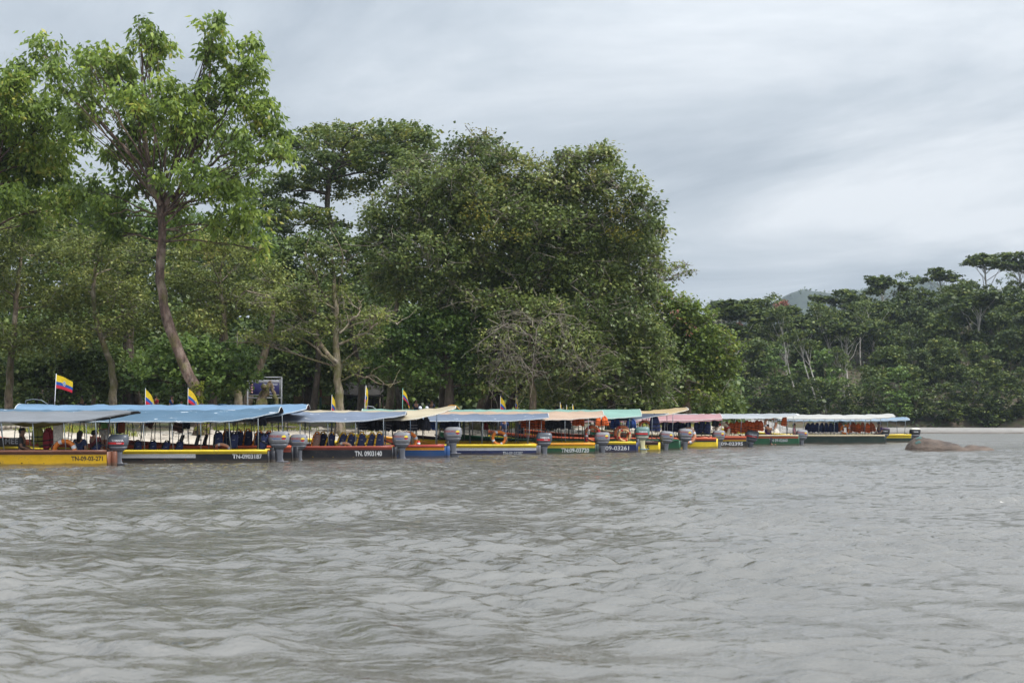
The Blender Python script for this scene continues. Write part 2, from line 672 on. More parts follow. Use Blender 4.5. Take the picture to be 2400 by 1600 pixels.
rows = [6.6]
while rows[-1] < 200:
    rows.append(rows[-1] + max(0.030, 0.0036 * rows[-1] * (1 + max(0, rows[-1] - 60) / 60)))
rows = np.array(rows)
U_ = np.linspace(-1, 1, 560)
WY, UU = np.meshgrid(rows, U_, indexing='ij')
WX = UU * (3.2 + 0.53 * WY)
res = np.maximum(np.gradient(rows)[:, None] * 0.8, (3.2 + 0.53 * WY) * 2 / 560)
WZ = waves(WX, WY, res)
edge = np.clip((1 - abs(UU)) / 0.06, 0, 1) * np.clip((WY - 6.6) / 0.5, 0, 1) * np.clip((200 - WY) / 20, 0, 1)
wm = MB()
wm.grid(np.stack([WX, WY, WZ * edge], -1))
# calm sheet around the fan, down to the frame of the land
ox = np.array([-900, -150, -60, 0, 60, 150, 1300.0])
oy = np.array([-100, -30, 0, 100, 200, 400, 2200.0])
OX, OY = np.meshgrid(ox, oy, indexing='ij')
wm.grid(np.stack([OX, OY, np.full_like(OX, -0.40)], -1)[:, ::-1])
m_water, nt, b = new_mat('silty_river_water')
tc = nt.nodes.new('ShaderNodeTexCoord')


def wnoise(scale, detail, rough, stretch, rot=0.0):
    mp = nt.nodes.new('ShaderNodeMapping')
    mp.inputs['Scale'].default_value = stretch
    mp.inputs['Rotation'].default_value = (0, 0, rot)
    nt.links.new(tc.outputs['Object'], mp.inputs[0])
    n = nt.nodes.new('ShaderNodeTexNoise')
    n.inputs['Scale'].default_value = scale
    n.inputs['Detail'].default_value = detail
    n.inputs['Roughness'].default_value = rough
    nt.links.new(mp.outputs[0], n.inputs['Vector'])
    return n.outputs[0]


w1 = wnoise(1.6, 3, 0.5, (0.55, 1.1, 1), 0.12)
w2 = wnoise(5.5, 3, 0.55, (0.45, 1.0, 1), -0.2)
w3 = wnoise(17.0, 2, 0.5, (0.5, 1.0, 1), 0.3)
hsum = nmath(nt, 'ADD', nmath(nt, 'MULTIPLY', w1, 1.0), nmath(nt, 'ADD', nmath(nt, 'MULTIPLY', w2, 0.62), nmath(nt, 'MULTIPLY', w3, 0.36)))
wpos = nt.nodes.new('ShaderNodeSeparateXYZ')
nt.links.new(tc.outputs['Object'], wpos.inputs[0])
chop = nmath(nt, 'ADD', 0.85, nmath(nt, 'MULTIPLY', nmath(nt, 'SUBTRACT', wpos.outputs['Y'], 14.0), 0.016, True))     # rougher out in the current
hsum = nmath(nt, 'MULTIPLY', hsum, chop)
bump(nt, b, hsum, 0.066, 0.85)
silt = ramp(nt, wnoise(0.25, 4, 0.6, (1, 1, 1)), [(0.35, (0.090, 0.083, 0.069)), (0.65, (0.126, 0.117, 0.100))])
nt.links.new(silt, b.inputs['Base Color'])
nt.links.new(nmath(nt, 'ADD', 0.07, nmath(nt, 'MULTIPLY', nmath(nt, 'MULTIPLY', nmath(nt, 'SUBTRACT', wpos.outputs['Y'], 48.0), 0.02, True), 0.24)), b.inputs['Roughness'])      # ripples too fine to model
b.inputs['IOR'].default_value = 2.1
b.inputs['Specular IOR Level'].default_value = 0.5
river = kind(wm.build('river_water', m_water, smooth=True), 'structure')

# ------------------------------------------------------------------ far hill behind the river bend
hx = np.linspace(-160, 1060, 170)
hy = np.linspace(1450, 2000, 60)
HX, HY = np.meshgrid(hx, hy, indexing='ij')
ridge = 157 + 15 * np.sin((HX - 380) / 85) + 6.0 * np.sin(HX / 27.0) - 0.00034 * (HX - 470) ** 2
HZ = ridge * np.clip((HY - 1450) / 220, 0, 1) ** 0.7 * np.clip((2000 - HY) / 220, 0, 1) ** 0.6 - 1
HZ += 4.0 * smooth_noise(HX, HY, 0.09, 31) * np.clip(HZ / 20, 0, 1)
hm = MB()
hm.grid(np.stack([HX, HY, HZ], -1)[:, ::-1])
m_hill, nt, b = new_mat('distant_forest_canopy')
nt.links.new(ramp(nt, noise(nt, 0.12, 6, 0.65), [(0.35, (0.010, 0.018, 0.010)), (0.65, (0.03, 0.045, 0.022))]), b.inputs['Base Color'])
b.inputs['Roughness'].default_value = 0.9
kind(hm.build('hill', m_hill), 'structure')

# ------------------------------------------------------------------ haze: one closed box of thin even air
hz = MB()
hz.box((200, 1065, 95), (2400, 2370, 198))
m_haze = bpy.data.materials.new('haze')
m_haze.use_nodes = True
ht = m_haze.node_tree
ht.nodes.remove(ht.nodes['Principled BSDF'])
pv = ht.nodes.new('ShaderNodeVolumePrincipled')
pv.inputs['Color'].default_value = (0.72, 0.84, 1.0, 1)
pv.inputs['Density'].default_value = 0.00015
ht.links.new(pv.outputs[0], ht.nodes['Material Output'].inputs['Volume'])
haze = kind(hz.build('haze', m_haze), 'stuff')
# ------------------------------------------------------------------ vegetation
LEAF = {
    'tall': leafmat('glossy_bright_leaf', [(0.0, (0.028, 0.056, 0.017)), (0.45, (0.070, 0.126, 0.032)), (0.9, (0.135, 0.210, 0.058)), (1.0, (0.18, 0.21, 0.07))], 0.42, 0.35),
    'flat': leafmat('leathery_dark_leaf', [(0.0, (0.020, 0.042, 0.015)), (0.6, (0.056, 0.092, 0.030)), (1.0, (0.130, 0.155, 0.050))], 0.28, 0.42),
    'dome': leafmat('mixed_vine_leaf', [(0.0, (0.022, 0.042, 0.018)), (0.5, (0.056, 0.092, 0.036)), (0.85, (0.100, 0.142, 0.058)), (1.0, (0.14, 0.172, 0.09))], 0.32, 0.40),
    'gold': leafmat('golden_mistletoe_leaf', [(0.0, (0.040, 0.054, 0.012)), (0.6, (0.080, 0.092, 0.018)), (1.0, (0.105, 0.112, 0.028))], 0.30, 0.5),
    'olive': leafmat('small_olive_leaf', [(0.0, (0.028, 0.048, 0.018)), (0.5, (0.070, 0.104, 0.036)), (0.9, (0.122, 0.165, 0.062)), (1.0, (0.15, 0.17, 0.08))], 0.30, 0.55),
    'bush': leafmat('fresh_green_leaf', [(0.0, (0.021, 0.048, 0.018)), (0.5, (0.047, 0.094, 0.030)), (1.0, (0.095, 0.160, 0.054))], 0.32, 0.42),
    'dark': leafmat('shade_leaf', [(0.0, (0.018, 0.036, 0.014)), (0.5, (0.040, 0.074, 0.024)), (1.0, (0.085, 0.125, 0.042))], 0.25, 0.45),
    'lime': leafmat('yellow_green_leaf', [(0.0, (0.022, 0.046, 0.012)), (0.5, (0.052, 0.092, 0.020)), (0.9, (0.085, 0.130, 0.034)), (1.0, (0.11, 0.12, 0.04))], 0.32, 0.45),
    'far': leafmat('far_forest_leaf', [(0.0, (0.010, 0.021, 0.008)), (0.5, (0.027, 0.050, 0.015)), (1.0, (0.082, 0.118, 0.034))], 0.25, 0.5),
    'far_lime': leafmat('far_pale_leaf', [(0.0, (0.016, 0.034, 0.010)), (0.5, (0.038, 0.066, 0.020)), (1.0, (0.09, 0.12, 0.04))], 0.25, 0.5),
    'red': leafmat('red_blossom', [(0.0, (0.04, 0.045, 0.03)), (0.6, (0.10, 0.045, 0.05)), (1.0, (0.16, 0.075, 0.08))], 0.3, 0.6),
    'moss': leafmat('moss_tuft', [(0.0, (0.03, 0.055, 0.010)), (0.5, (0.075, 0.105, 0.012)), (1.0, (0.12, 0.155, 0.02))], 0.25, 0.7),
    'grass': leafmat('grass_blade', [(0.0, (0.04, 0.062, 0.014)), (0.6, (0.085, 0.125, 0.028)), (1.0, (0.18, 0.17, 0.06))], 0.35, 0.6),
}
BARK = {
    'red': barkmat('reddish_bark', (0.095, 0.060, 0.046), (0.30, 0.23, 0.19), (0.13, 0.14, 0.015), 0.5, 0.30, 1.7),
    'mossy': barkmat('mossy_bark', (0.16, 0.12, 0.085), (0.40, 0.35, 0.28), (0.085, 0.095, 0.02), 0.5, 0.5),
    'pale': barkmat('lichen_bark', (0.19, 0.15, 0.11), (0.42, 0.38, 0.31), (0.12, 0.115, 0.03), 0.6, 0.6),
    'dark': barkmat('dark_bark', (0.075, 0.055, 0.042), (0.20, 0.17, 0.14), (0.05, 0.06, 0.02), 0.3, 0.3),
    'twig': barkmat('dry_twig', (0.24, 0.205, 0.165), (0.40, 0.365, 0.31), (0.2, 0.16, 0.1), 0.6, 0.1, 4.0),
    'white': barkmat('white_bark', (0.42, 0.39, 0.35), (0.60, 0.58, 0.54), (0.2, 0.2, 0.12), 0.7, 0.1),
}


def rand_unit(n, r):
    v = r.normal(size=(n, 3))
    return v / np.linalg.norm(v, axis=1)[:, None]


def leaf_cards(pos, axis, nrm, L, Wd, tint):
    """One folded-free diamond leaf per position: base, two sides, tip."""
    n = len(pos)
    axis = axis / np.maximum(1e-9, np.linalg.norm(axis, axis=1))[:, None]
    side = np.cross(nrm, axis)
    side /= np.maximum(1e-9, np.linalg.norm(side, axis=1))[:, None]
    L = np.broadcast_to(L, (n,))[:, None]
    Wd = np.broadcast_to(Wd, (n,))[:, None]
    V = np.stack([pos - axis * L * 0.5, pos + side * Wd * 0.5 - axis * L * 0.08, pos + axis * L * 0.5, pos - side * Wd * 0.5 - axis * L * 0.08], 1)
    return V.reshape(-1, 3), np.repeat(tint, 4)


class Crown:
    def __init__(self):
        self.V, self.t = [], []

    def clumps(self, C, cr, k, leaf, droop, r, flat=0.6, bias=0.0, spread=0.5):
        """k leaves round every clump centre in C."""
        n = len(C) * k
        base = np.repeat(C, k, 0)
        off = r.normal(size=(n, 3)) * 0.55
        sc = np.repeat(cr * r.uniform(0.7, 1.3, len(C)), k)[:, None]
        pos = base + off * sc * np.array([1, 1, flat])
        out = off * np.array([1, 1, 0.3])
        axis = out * 1.0 + r.normal(size=(n, 3)) * 0.45 + np.array([0, 0, -droop])
        nrm = r.normal(size=(n, 3)) * 0.62 + np.array([0, 0, 1.0]) + out * 0.35
        if droop > 0.8:
            nrm = r.normal(size=(n, 3)) * 0.8 + out + np.array([0, 0, 0.35])
        tint = np.clip(np.repeat(r.normal(0.42 + bias, 0.17, len(C)), k) + r.normal(0, spread * 0.36, n), 0, 1)
        s = r.uniform(0.65, 1.25, n)
        V, t = leaf_cards(pos, axis, nrm, leaf[0] * s, leaf[1] * s, tint)
        self.V.append(V)
        self.t.append(t)

    def build(self, name, mat, parent):
        if not self.V:
            return None
        V = np.vstack(self.V)
        mb = MB()
        mb.add(V, np.arange(len(V)).reshape(-1, 4))
        mb.att['tint'] = np.concatenate(self.t)
        o = mb.build(name, mat, parent)
        return kind(o, 'stuff')


def lobe_clumps(c, rad, n, r, shell=0.62, up=0.25):
    d = rand_unit(n, r)
    d[:, 2] += up * np.abs(r.normal(size=n))
    d /= np.linalg.norm(d, axis=1)[:, None]
    rr = shell + (1 - shell) * r.uniform(0, 1, n) ** 0.6
    rr *= np.where(r.uniform(size=n) < 0.22, r.uniform(0.3, 1.0, n), 1.0)
    rr *= r.uniform(0.86, 1.14, n)
    return c + d * rr[:, None] * rad


def bend(a, b, r, n=6, sag=0.12, wob=0.06):
    a, b = np.asarray(a, float), np.asarray(b, float)
    t = np.linspace(0, 1, n)[:, None]
    L = np.linalg.norm(b - a)
    p = a + (b - a) * t
    p[:, 2] += (np.sin(t[:, 0] * math.pi) * sag * L) * r.uniform(0.2, 1.0)
    w = r.normal(size=(n, 3)) * wob * L / n
    w[0] = 0
    return p + np.cumsum(w, 0) * np.array([1, 1, 0.6])


def px_lobes(lobes, d, bulge=0.0, cx=None, cy=None, rx=1, ry=1, deep=0.85):
    out = []
    for l in lobes:
        px, py, rpx, rpy = l[:4]
        off = l[4] if len(l) > 4 else 0.0
        if bulge:
            q = ((px - cx) / rx) ** 2 + ((py - cy) / ry) ** 2
            off -= bulge * math.sqrt(max(0.0, 1 - q))
        c = P(px, py, d + off)
        s = (d + off) / F
        out.append((c, np.array([rpx * s, max(rpx, rpy) * s * deep, rpy * s])))
    return out


def make_tree(name, label, trunk, d, lobes, leaf='dome', size=(0.26, 0.12), dens=1.9, k=15, cr=0.55, droop=0.2, bark='dark', r0=0.4, r1=0.12,
              seed=1, twigs=8, twig_r=0.025, limb_r=0.11, flat=0.6, extra=None, group=None, bare=0, bare_bark='twig', trunk_sides=10, limbs=True, cat='tree', up=0.25, shell=0.62, limb_from=0.45, tbias=0.0):
    """trunk: [(px, py)] at distance d (or world points); lobes from px_lobes."""
    r = np.random.default_rng(seed)
    tp = np.array([P(x, y, d + o) for x, y, o in [(t + (0,))[:3] for t in trunk]])
    base = np.array([tp[0][0], tp[0][1], float(ground_z(tp[0][0], tp[0][1])) - 0.15])
    root = thing(name, label, cat, tuple(base), 0, group)
    O = base
    T = np.vstack([base, tp]) - O if tp[0][2] > base[2] + 0.2 else tp - O
    # resample the trunk smoothly
    seg = np.concatenate([[0], np.cumsum(np.linalg.norm(np.diff(T, axis=0), axis=1))])
    n = max(8, int(seg[-1] / 0.6))
    tt = np.linspace(0, seg[-1], n)
    TR = np.stack([np.interp(tt, seg, T[:, i]) for i in range(3)], 1)
    for _ in range(2):
        TR[1:-1] = 0.25 * TR[:-2] + 0.5 * TR[1:-1] + 0.25 * TR[2:]
    TR[1:] += r.normal(size=(n - 1, 3)) * 0.035
    f = tt / seg[-1]
    rad = r0 + (r1 - r0) * f + r0 * 0.55 * np.exp(-tt / 0.5) + r.normal(size=n) * 0.03 * r0
    tm = MB()
    tm.tube(TR, np.maximum(0.03, rad), trunk_sides)
    for q in range(5):                                    # root flares
        a = r.uniform(0, 6.28)
        L = r.uniform(1.3, 2.2) * r0
        e_ = np.array([math.cos(a) * L, math.sin(a) * L, -0.1])
        tm.tube([TR[0] + np.array([0, 0, r0 * 1.5]), TR[0] * 0.5 + e_ * 0.5 + np.array([0, 0, r0 * 0.55]), e_], [r0 * 0.6, r0 * 0.4, r0 * 0.14], 6)
    tm.build('trunk', BARK[bark], root, smooth=True)
    cw, lm, tw = Crown(), MB(), MB()
    for li, (c, rd) in enumerate(lobes):
        c = c - O
        n_c = max(4, int(dens * 2.3 * math.pi * rd[0] * rd[2] * 1.25))
        C = lobe_clumps(c, rd, n_c, r, shell, up)
        cw.clumps(C, cr, int(k * 1.75), (size[0] * 1.06, size[1] * 1.5), droop, r, flat, bias=tbias + r.normal(0, 0.11))
        if limbs:
            i0 = int(n * limb_from)
            cand = TR[i0:]
            j = np.argmin(np.linalg.norm(cand - c, axis=1) + np.maximum(0, cand[:, 2] - c[2]) * 1.5 + r.uniform(0, 1.0, len(cand)))
            pl = bend(cand[j], c, r, 8, 0.06, 0.12)
            lm.tube(pl, np.linspace(limb_r, limb_r * 0.35, 8) * r.uniform(0.75, 1.25), 5, cap=False)
            for _ in range(twigs):
                s0 = pl[r.integers(3, 8)]
                e_ = C[r.integers(0, len(C))]
                tw.tube(bend(s0, e_, r, 5, 0.04, 0.22), np.linspace(twig_r * 1.3, twig_r * 0.45, 5), 3, cap=False)
        for _ in range(bare):                             # leafless twigs that stand out of the foliage
            s0 = c + r.normal(size=3) * rd * 0.5
            dr = unit(rand_unit(1, r)[0] + np.array([0, -0.7, 0.35]))
            e_ = c + dr * rd * r.uniform(0.95, 1.2)
            pl = bend(s0, e_, r, 6, 0.05, 0.35)
            tw.tube(pl, np.linspace(twig_r * 1.2, twig_r * 0.4, 6), 3, cap=False)
            for _ in range(2):
                q = pl[r.integers(2, 6)]
                tw.tube(bend(q, q + rand_unit(1, r)[0] * rd.mean() * 0.32, r, 4, 0.05, 0.3), np.linspace(twig_r * 0.8, twig_r * 0.35, 4), 3, cap=False)
    if lm.n:
        kind(lm.build('limbs', BARK[bark], root, smooth=True), 'stuff')
    if tw.n:
        kind(tw.build('twigs', BARK[bare_bark if bare else bark], root), 'stuff')
    cw.build('crown', LEAF[leaf], root)
    for nm, lf, lb, dn, kk, sz in (extra or []):
        ec = Crown()
        for c, rd in lb:
            ec.clumps(lobe_clumps(c - O, rd, max(3, int(dn * math.pi * rd[0] * rd[2])), r, 0.5, 0.2), 0.4, kk, sz, 0.2, r, 0.8)
        ec.build(nm, LEAF[lf], root)
    return root, O, TR


# the tall bright tree that leans from the beach
t_lobes = [(500, 76, 42, 40), (495, 134, 42, 42), (590, 147, 42, 52), (578, 195, 50, 40), (344, 76, 36, 32), (357, 120, 60, 42), (250, 138, 52, 42), (268, 192, 66, 52),
           (107, 120, 40, 38), (138, 187, 52, 42), (402, 250, 80, 66), (513, 232, 72, 60), (603, 268, 55, 46), (640, 321, 40, 56), (312, 290, 56, 52), (380, 348, 82, 52),
           (290, 370, 60, 40), (491, 339, 84, 52), (594, 357, 64, 44), (446, 424, 92, 36), (536, 469, 72, 46), (590, 513, 42, 46), (618, 600, 18, 22), (250, 504, 74, 40),
           (277, 545, 46, 22), (210, 451, 56, 36), (428, 545, 30, 42), (665, 372, 22, 30), (436, 300, 60, 40), (198, 150, 30, 30), (520, 540, 40, 26), (215, 240, 58, 44), (180, 290, 40, 28), (322, 440, 66, 34), (400, 480, 46, 28), (560, 420, 60, 36), (310, 240, 50, 40)]
tl = [(a, b_, c_, d_, ((i * 37) % 9 - 4) * 0.7) for i, (a, b_, c_, d_) in enumerate(t_lobes)]
tall, O_t, TR_t = make_tree('leaning_tree', 'tall bright green tree with a bare mossy trunk leaning up from the beach', [(472, 962), (462, 925), (448, 885), (425, 842), (402, 790), (390, 745), (381, 700), (376, 640), (379, 580), (381, 530), (377, 480)], 66,
                            px_lobes(tl, 66), 'tall', (0.33, 0.105), 2.15, 16, 0.5, 0.95, 'red', 0.33, 0.19, 3, 7, 0.02, 0.055, 0.75, limb_from=0.8, shell=0.55)
lm = MB()                                                 # the main forks over the bare trunk
rf = np.random.default_rng(5)
for pts, ra in (([(377, 480), (362, 455), (352, 420), (345, 350), (338, 240), (335, 100)], 0.17), ([(379, 490), (405, 465), (425, 430), (455, 350), (490, 230), (500, 90)], 0.16),
                ([(379, 500), (340, 500), (300, 495), (250, 505)], 0.07), ([(352, 420), (300, 360), (240, 290), (160, 200), (110, 130)], 0.10), ([(425, 430), (500, 380), (580, 330), (640, 310)], 0.09),
                ([(395, 500), (450, 470), (530, 460), (590, 500)], 0.07), ([(455, 350), (530, 260), (585, 160)], 0.08), ([(378, 485), (385, 440), (390, 350), (400, 250)], 0.1)):
    pp = np.array([P(x, y, 66 + rf.normal() * 0.3) for x, y in pts]) - O_t
    s_ = np.linspace(0, 1, len(pp))
    q = np.linspace(0, 1, 14)
    pl = np.stack([np.interp(q, s_, pp[:, i]) for i in range(3)], 1)
    pl[1:] += rf.normal(size=(13, 3)) * 0.06
    lm.tube(pl, np.linspace(ra, ra * 0.3, 14), 7, cap=False)
lm.build('fork', BARK['red'], tall, smooth=True)
mc = Crown()                                              # moss cushions on the lower trunk
rm = np.random.default_rng(9)
for i in range(330):
    f = rm.uniform(0.0, 0.5) ** 1.6 * 0.7
    j = min(len(TR_t) - 1, int(f * len(TR_t)))
    a = rm.uniform(-2.6, -0.2)
    rr_ = 0.33 * (1 - 0.4 * f) * 1.02
    q = TR_t[j] + np.array([math.cos(a) * rr_, math.sin(a) * rr_, rm.uniform(-0.3, 0.3)])
    if smooth_noise(np.array(q[0] * 1.0), np.array(q[2] * 0.9), 1.7, 8) > -0.1 + f * 1.3:
        mc.clumps(q[None], 0.09, 16, (0.09, 0.07), 0.2, rm, 1.0)
mc.build('moss', LEAF['moss'], tall)

# the tree at the left edge
l2 = [(27, 210, 46, 52), (53, 170, 26, 24), (110, 277, 72, 50), (45, 312, 64, 56), (98, 370, 70, 50), (40, 402, 58, 56), (103, 428, 64, 42), (27, 473, 56, 38), (147, 482, 56, 32), (67, 527, 28, 28),
      (-40, 260, 70, 80), (-40, 380, 70, 70), (-20, 470, 60, 50), (175, 330, 40, 28), (10, 250, 50, 50)]
make_tree('broadleaf_tree', 'bright green broadleaf tree cut by the left edge of the photo', [(-36, 945), (-38, 800), (-32, 650), (-20, 500), (-5, 380)], 70, px_lobes([(a, b_, c_, d_, ((i * 29) % 7 - 3) * 0.8) for i, (a, b_, c_, d_) in enumerate(l2)], 70),
          'tall', (0.33, 0.105), 3.0, 16, 0.55, 0.9, 'red', 0.35, 0.16, 4, 7, 0.02, 0.06, 0.75, limb_from=0.6)

# the flat-topped tree behind
l3 = [(852, 308, 125, 22), (764, 330, 90, 28), (951, 314, 66, 24), (834, 355, 135, 26), (955, 352, 80, 26), (731, 378, 62, 24), (800, 385, 100, 22), (810, 437, 118, 26), (740, 422, 80, 24), (900, 405, 76, 24), (661, 494, 80, 26),
      (731, 510, 60, 22), (642, 538, 60, 24), (764, 540, 62, 22), (660, 580, 66, 24), (690, 445, 54, 20), (990, 332, 34, 20), (610, 520, 44, 24), (880, 330, 90, 18), (700, 345, 40, 20), (620, 470, 50, 26), (640, 430, 40, 20), (900, 370, 90, 24), (960, 385, 60, 24)]
flat_t, O_f, _ = make_tree('flat_topped_tree', 'wide flat topped tree with layered dark crown and sky showing through its branches', [(880, 900), (872, 760), (850, 660), (815, 600), (790, 560), (772, 520), (765, 470), (770, 420), (790, 370)], 104,
                           px_lobes([(a, b_, c_, d_, ((i * 31) % 11 - 5) * 0.9) for i, (a, b_, c_, d_) in enumerate(l3)], 104), 'flat', (0.30, 0.15), 1.9, 16, 0.6, 0.1, 'dark', 0.45, 0.16, 6, 9, 0.03, 0.11, 0.45, limb_from=0.55, up=0.5)

# the huge dome of the vine-hung tree
l4 = [(1105, 358, 72, 36), (1150, 348, 40, 26), (1010, 398, 88, 42), (1180, 398, 78, 48), (1290, 425, 78, 48), (1390, 398, 70, 48), (1335, 380, 40, 26), (1405, 365, 40, 26), (1450, 448, 72, 52), (1500, 515, 60, 56), (1528, 555, 34, 44), (1480, 598, 74, 58), (1400, 540, 98, 66),
      (1280, 538, 105, 66), (1150, 500, 105, 68), (1020, 500, 96, 62), (925, 498, 66, 46), (905, 580, 70, 48), (1000, 600, 105, 58), (1120, 620, 115, 58), (1250, 640, 105, 58), (1380, 660, 98, 58), (1490, 680, 56, 48),
      (930, 660, 78, 44), (1050, 700, 90, 44), (1170, 720, 90, 44), (1300, 740, 80, 44), (1430, 740, 78, 48), (1100, 480, 120, 90, 7), (1280, 520, 130, 100, 7), (1000, 590, 110, 90, 7), (1180, 620, 140, 90, 7), (1370, 600, 120, 90, 7), (1460, 640, 80, 80, 6), (880, 520, 40, 40), (960, 440, 60, 40), (1080, 430, 80, 50), (1220, 460, 80, 50), (1350, 470, 80, 55), (1540, 640, 20, 40)]
gold = px_lobes([(1120, 345, 55, 30), (1110, 510, 42, 26), (1240, 392, 40, 22), (1170, 430, 30, 25), (1440, 500, 34, 30), (1455, 560, 36, 32), (1390, 420, 40, 18), (870, 480, 40, 24), (1150, 560, 40, 22), (1215, 560, 30, 22)], 84, 9.0, 1200, 560, 380, 330, 0.7)
dome, O_d, _ = make_tree('giant_domed_tree', 'huge rounded vine-hung tree in the middle with golden mistletoe clumps', [(1150, 955), (1160, 880), (1180, 800), (1200, 700), (1210, 600), (1200, 500)], 84,
                         px_lobes([(*q[:4], q[4] if len(q) > 4 else ((i * 17) % 9 - 4) * 0.5) for i, q in enumerate(l4)], 84, 8.0, 1200, 560, 380, 330, 0.75), 'dome', (0.24, 0.11), 2.6, 18, 0.52, 0.35, 'dark', 0.8, 0.3, 8, 9, 0.024, 0.10, 0.8,
                         [('mistletoe', 'gold', [(c - np.array([0, 1.8, 0]), r_) for c, r_ in gold], 5.0, 12, (0.2, 0.08))], bare=15, bare_bark='twig', limb_from=0.3)

# the lichen-covered half-bare tree
l5 = [(660, 715, 85, 36), (760, 620, 62, 46), (870, 750, 52, 36), (700, 780, 76, 32), (800, 700, 44, 38), (715, 690, 56, 36), (860, 800, 44, 22), (600, 700, 50, 26), (600, 795, 60, 24), (820, 860, 40, 22), (900, 740, 34, 20), (780, 760, 44, 36)]
pale, O_p, TR_p = make_tree('lichen_tree', 'half bare tree with pale lichen branches spreading left over the sign', [(797, 950), (793, 900), (790, 850), (786, 800), (790, 750), (786, 700), (781, 650), (775, 590)], 71, px_lobes([(a, b_, c_, d_, ((i * 17) % 5 - 2) * 0.6) for i, (a, b_, c_, d_) in enumerate(l5)], 71),
                            'olive', (0.17, 0.085), 3.6, 13, 0.42, 0.2, 'pale', 0.27, 0.07, 12, 9, 0.018, 0.05, 0.5, bare=6, limb_from=0.3, shell=0.2)
lm = MB()
for pts, ra in (([(790, 850), (760, 820), (720, 755), (690, 725), (640, 695), (580, 685)], 0.13), ([(790, 860), (745, 815), (700, 790), (620, 792), (560, 805)], 0.09), ([(786, 810), (830, 795), (870, 770), (900, 742), (930, 760)], 0.10), ([(788, 740), (755, 690), (735, 640), (715, 600)], 0.09),
                ([(786, 700), (800, 640), (805, 600), (795, 575)], 0.06), ([(795, 780), (840, 735), (850, 700)], 0.06), ([(793, 892), (830, 878), (860, 885), (895, 900), (915, 905)], 0.06)):
    pp = np.array([P(x, y, 71 + rf.normal() * 0.5) for x, y in pts]) - O_p
    s_ = np.linspace(0, 1, len(pp))
    q = np.linspace(0, 1, 12)
    pl = np.stack([np.interp(q, s_, pp[:, i]) for i in range(3)], 1)
    pl[1:] += rf.normal(size=(11, 3)) * 0.05
    lm.tube(pl, np.linspace(ra, ra * 0.35, 12), 6, cap=False)
    for _ in range(9):
        s0 = pl[rf.integers(3, 12)]
        e_ = s0 + (rand_unit(1, rf)[0] + np.array([0, 0, 0.5])) * rf.uniform(0.5, 1.3)
        lm.tube(bend(s0, e_, rf, 5, 0.05, 0.35), np.linspace(0.03, 0.012, 5), 4, cap=False)
lm.build('bough', BARK['pale'], pale, smooth=True)

# grey-olive trees of the middle layer
for i, (lab, tr, lb) in enumerate([
    ('grey olive fine leaved tree at the left edge below the bright crown', [(20, 950), (25, 850), (40, 700), (50, 600)], [(40, 560, 86, 56), (120, 600, 86, 66), (40, 680, 86, 66), (150, 720, 86, 56), (60, 790, 86, 46), (150, 800, 66, 40), (-40, 640, 80, 90), (-30, 800, 70, 70), (100, 500, 60, 40)]),
    ('olive twiggy tree left of the leaning bare trunk', [(262, 950), (270, 880), (240, 800), (215, 720), (225, 620)], [(230, 600, 86, 46), (320, 620, 76, 56), (200, 680, 76, 56), (290, 700, 86, 56), (250, 770, 96, 40), (180, 560, 50, 30), (350, 730, 50, 50), (280, 560, 60, 30)]),
    ('olive twiggy tree right of the leaning bare trunk', [(560, 950), (552, 880), (530, 800), (520, 720), (515, 640)], [(470, 580, 76, 46), (560, 620, 76, 56), (440, 660, 76, 56), (520, 700, 96, 56), (600, 700, 66, 46), (450, 760, 86, 40), (540, 560, 60, 30), (640, 660, 50, 50)])]):
    make_tree('olive_tree', lab, tr, 79, px_lobes([(a, b_, c_, d_, ((q * 13) % 7 - 3) * 0.8) for q, (a, b_, c_, d_) in enumerate(lb)], 79), 'olive', (0.19, 0.095), 2.7, 16, 0.55, 0.25, 'pale' if i else 'mossy', 0.26, 0.1, 20 + i, 12, 0.018, 0.06, 0.6, bare=4, bare_bark='twig', group='olive trees along the back of the beach', shell=0.4, limb_from=0.25)

# dark trees that fill the gaps
make_tree('leafy_tree', 'leafy green tree filling the gap behind the two bright crowns at the left', [(300, 950), (305, 800), (300, 650), (290, 560)], 88, px_lobes([(60, 500, 90, 50), (180, 510, 90, 50), (300, 520, 90, 46), (420, 530, 90, 46), (540, 550, 80, 46), (120, 560, 90, 40), (360, 570, 100, 40), (500, 590, 90, 40), (-30, 540, 80, 60), (240, 470, 60, 34), (610, 590, 50, 40), (250, 620, 120, 40)], 88), 'bush', (0.27, 0.13), 2.0, 14, 0.6, 0.3, 'dark', 0.4, 0.16, 30, 5, 0.025, 0.09, tbias=-0.06)
make_tree('shade_tree', 'dark green tree filling the low gap at the left behind the officer', [(150, 955), (150, 900), (140, 850)], 86, px_lobes([(30, 860, 90, 50), (130, 850, 90, 50), (220, 860, 90, 50), (80, 910, 100, 30), (230, 905, 90, 36), (300, 880, 60, 40), (-40, 880, 80, 60), (200, 820, 90, 40)], 86), 'dark', (0.27, 0.14), 2.1, 15, 0.6, 0.2, 'dark', 0.3, 0.15, 31, 5, 0.03, 0.09)
make_tree('gap_tree', 'dark tree between the flat topped tree and the giant dome', [(720, 955), (720, 850), (730, 740), (740, 640)], 92, px_lobes([(700, 600, 76, 46), (650, 640, 56, 46), (780, 570, 56, 36), (850, 690, 76, 56), (700, 850, 86, 56), (820, 860, 66, 46), (650, 830, 56, 40), (900, 720, 56, 46), (620, 600, 50, 46), (730, 690, 90, 50), (840, 600, 60, 50), (800, 780, 90, 50), (680, 760, 90, 50), (900, 640, 40, 50)], 92), 'dark', (0.27, 0.14), 2.0, 15, 0.62, 0.2, 'dark', 0.4, 0.15, 32, 6, 0.03, 0.1)
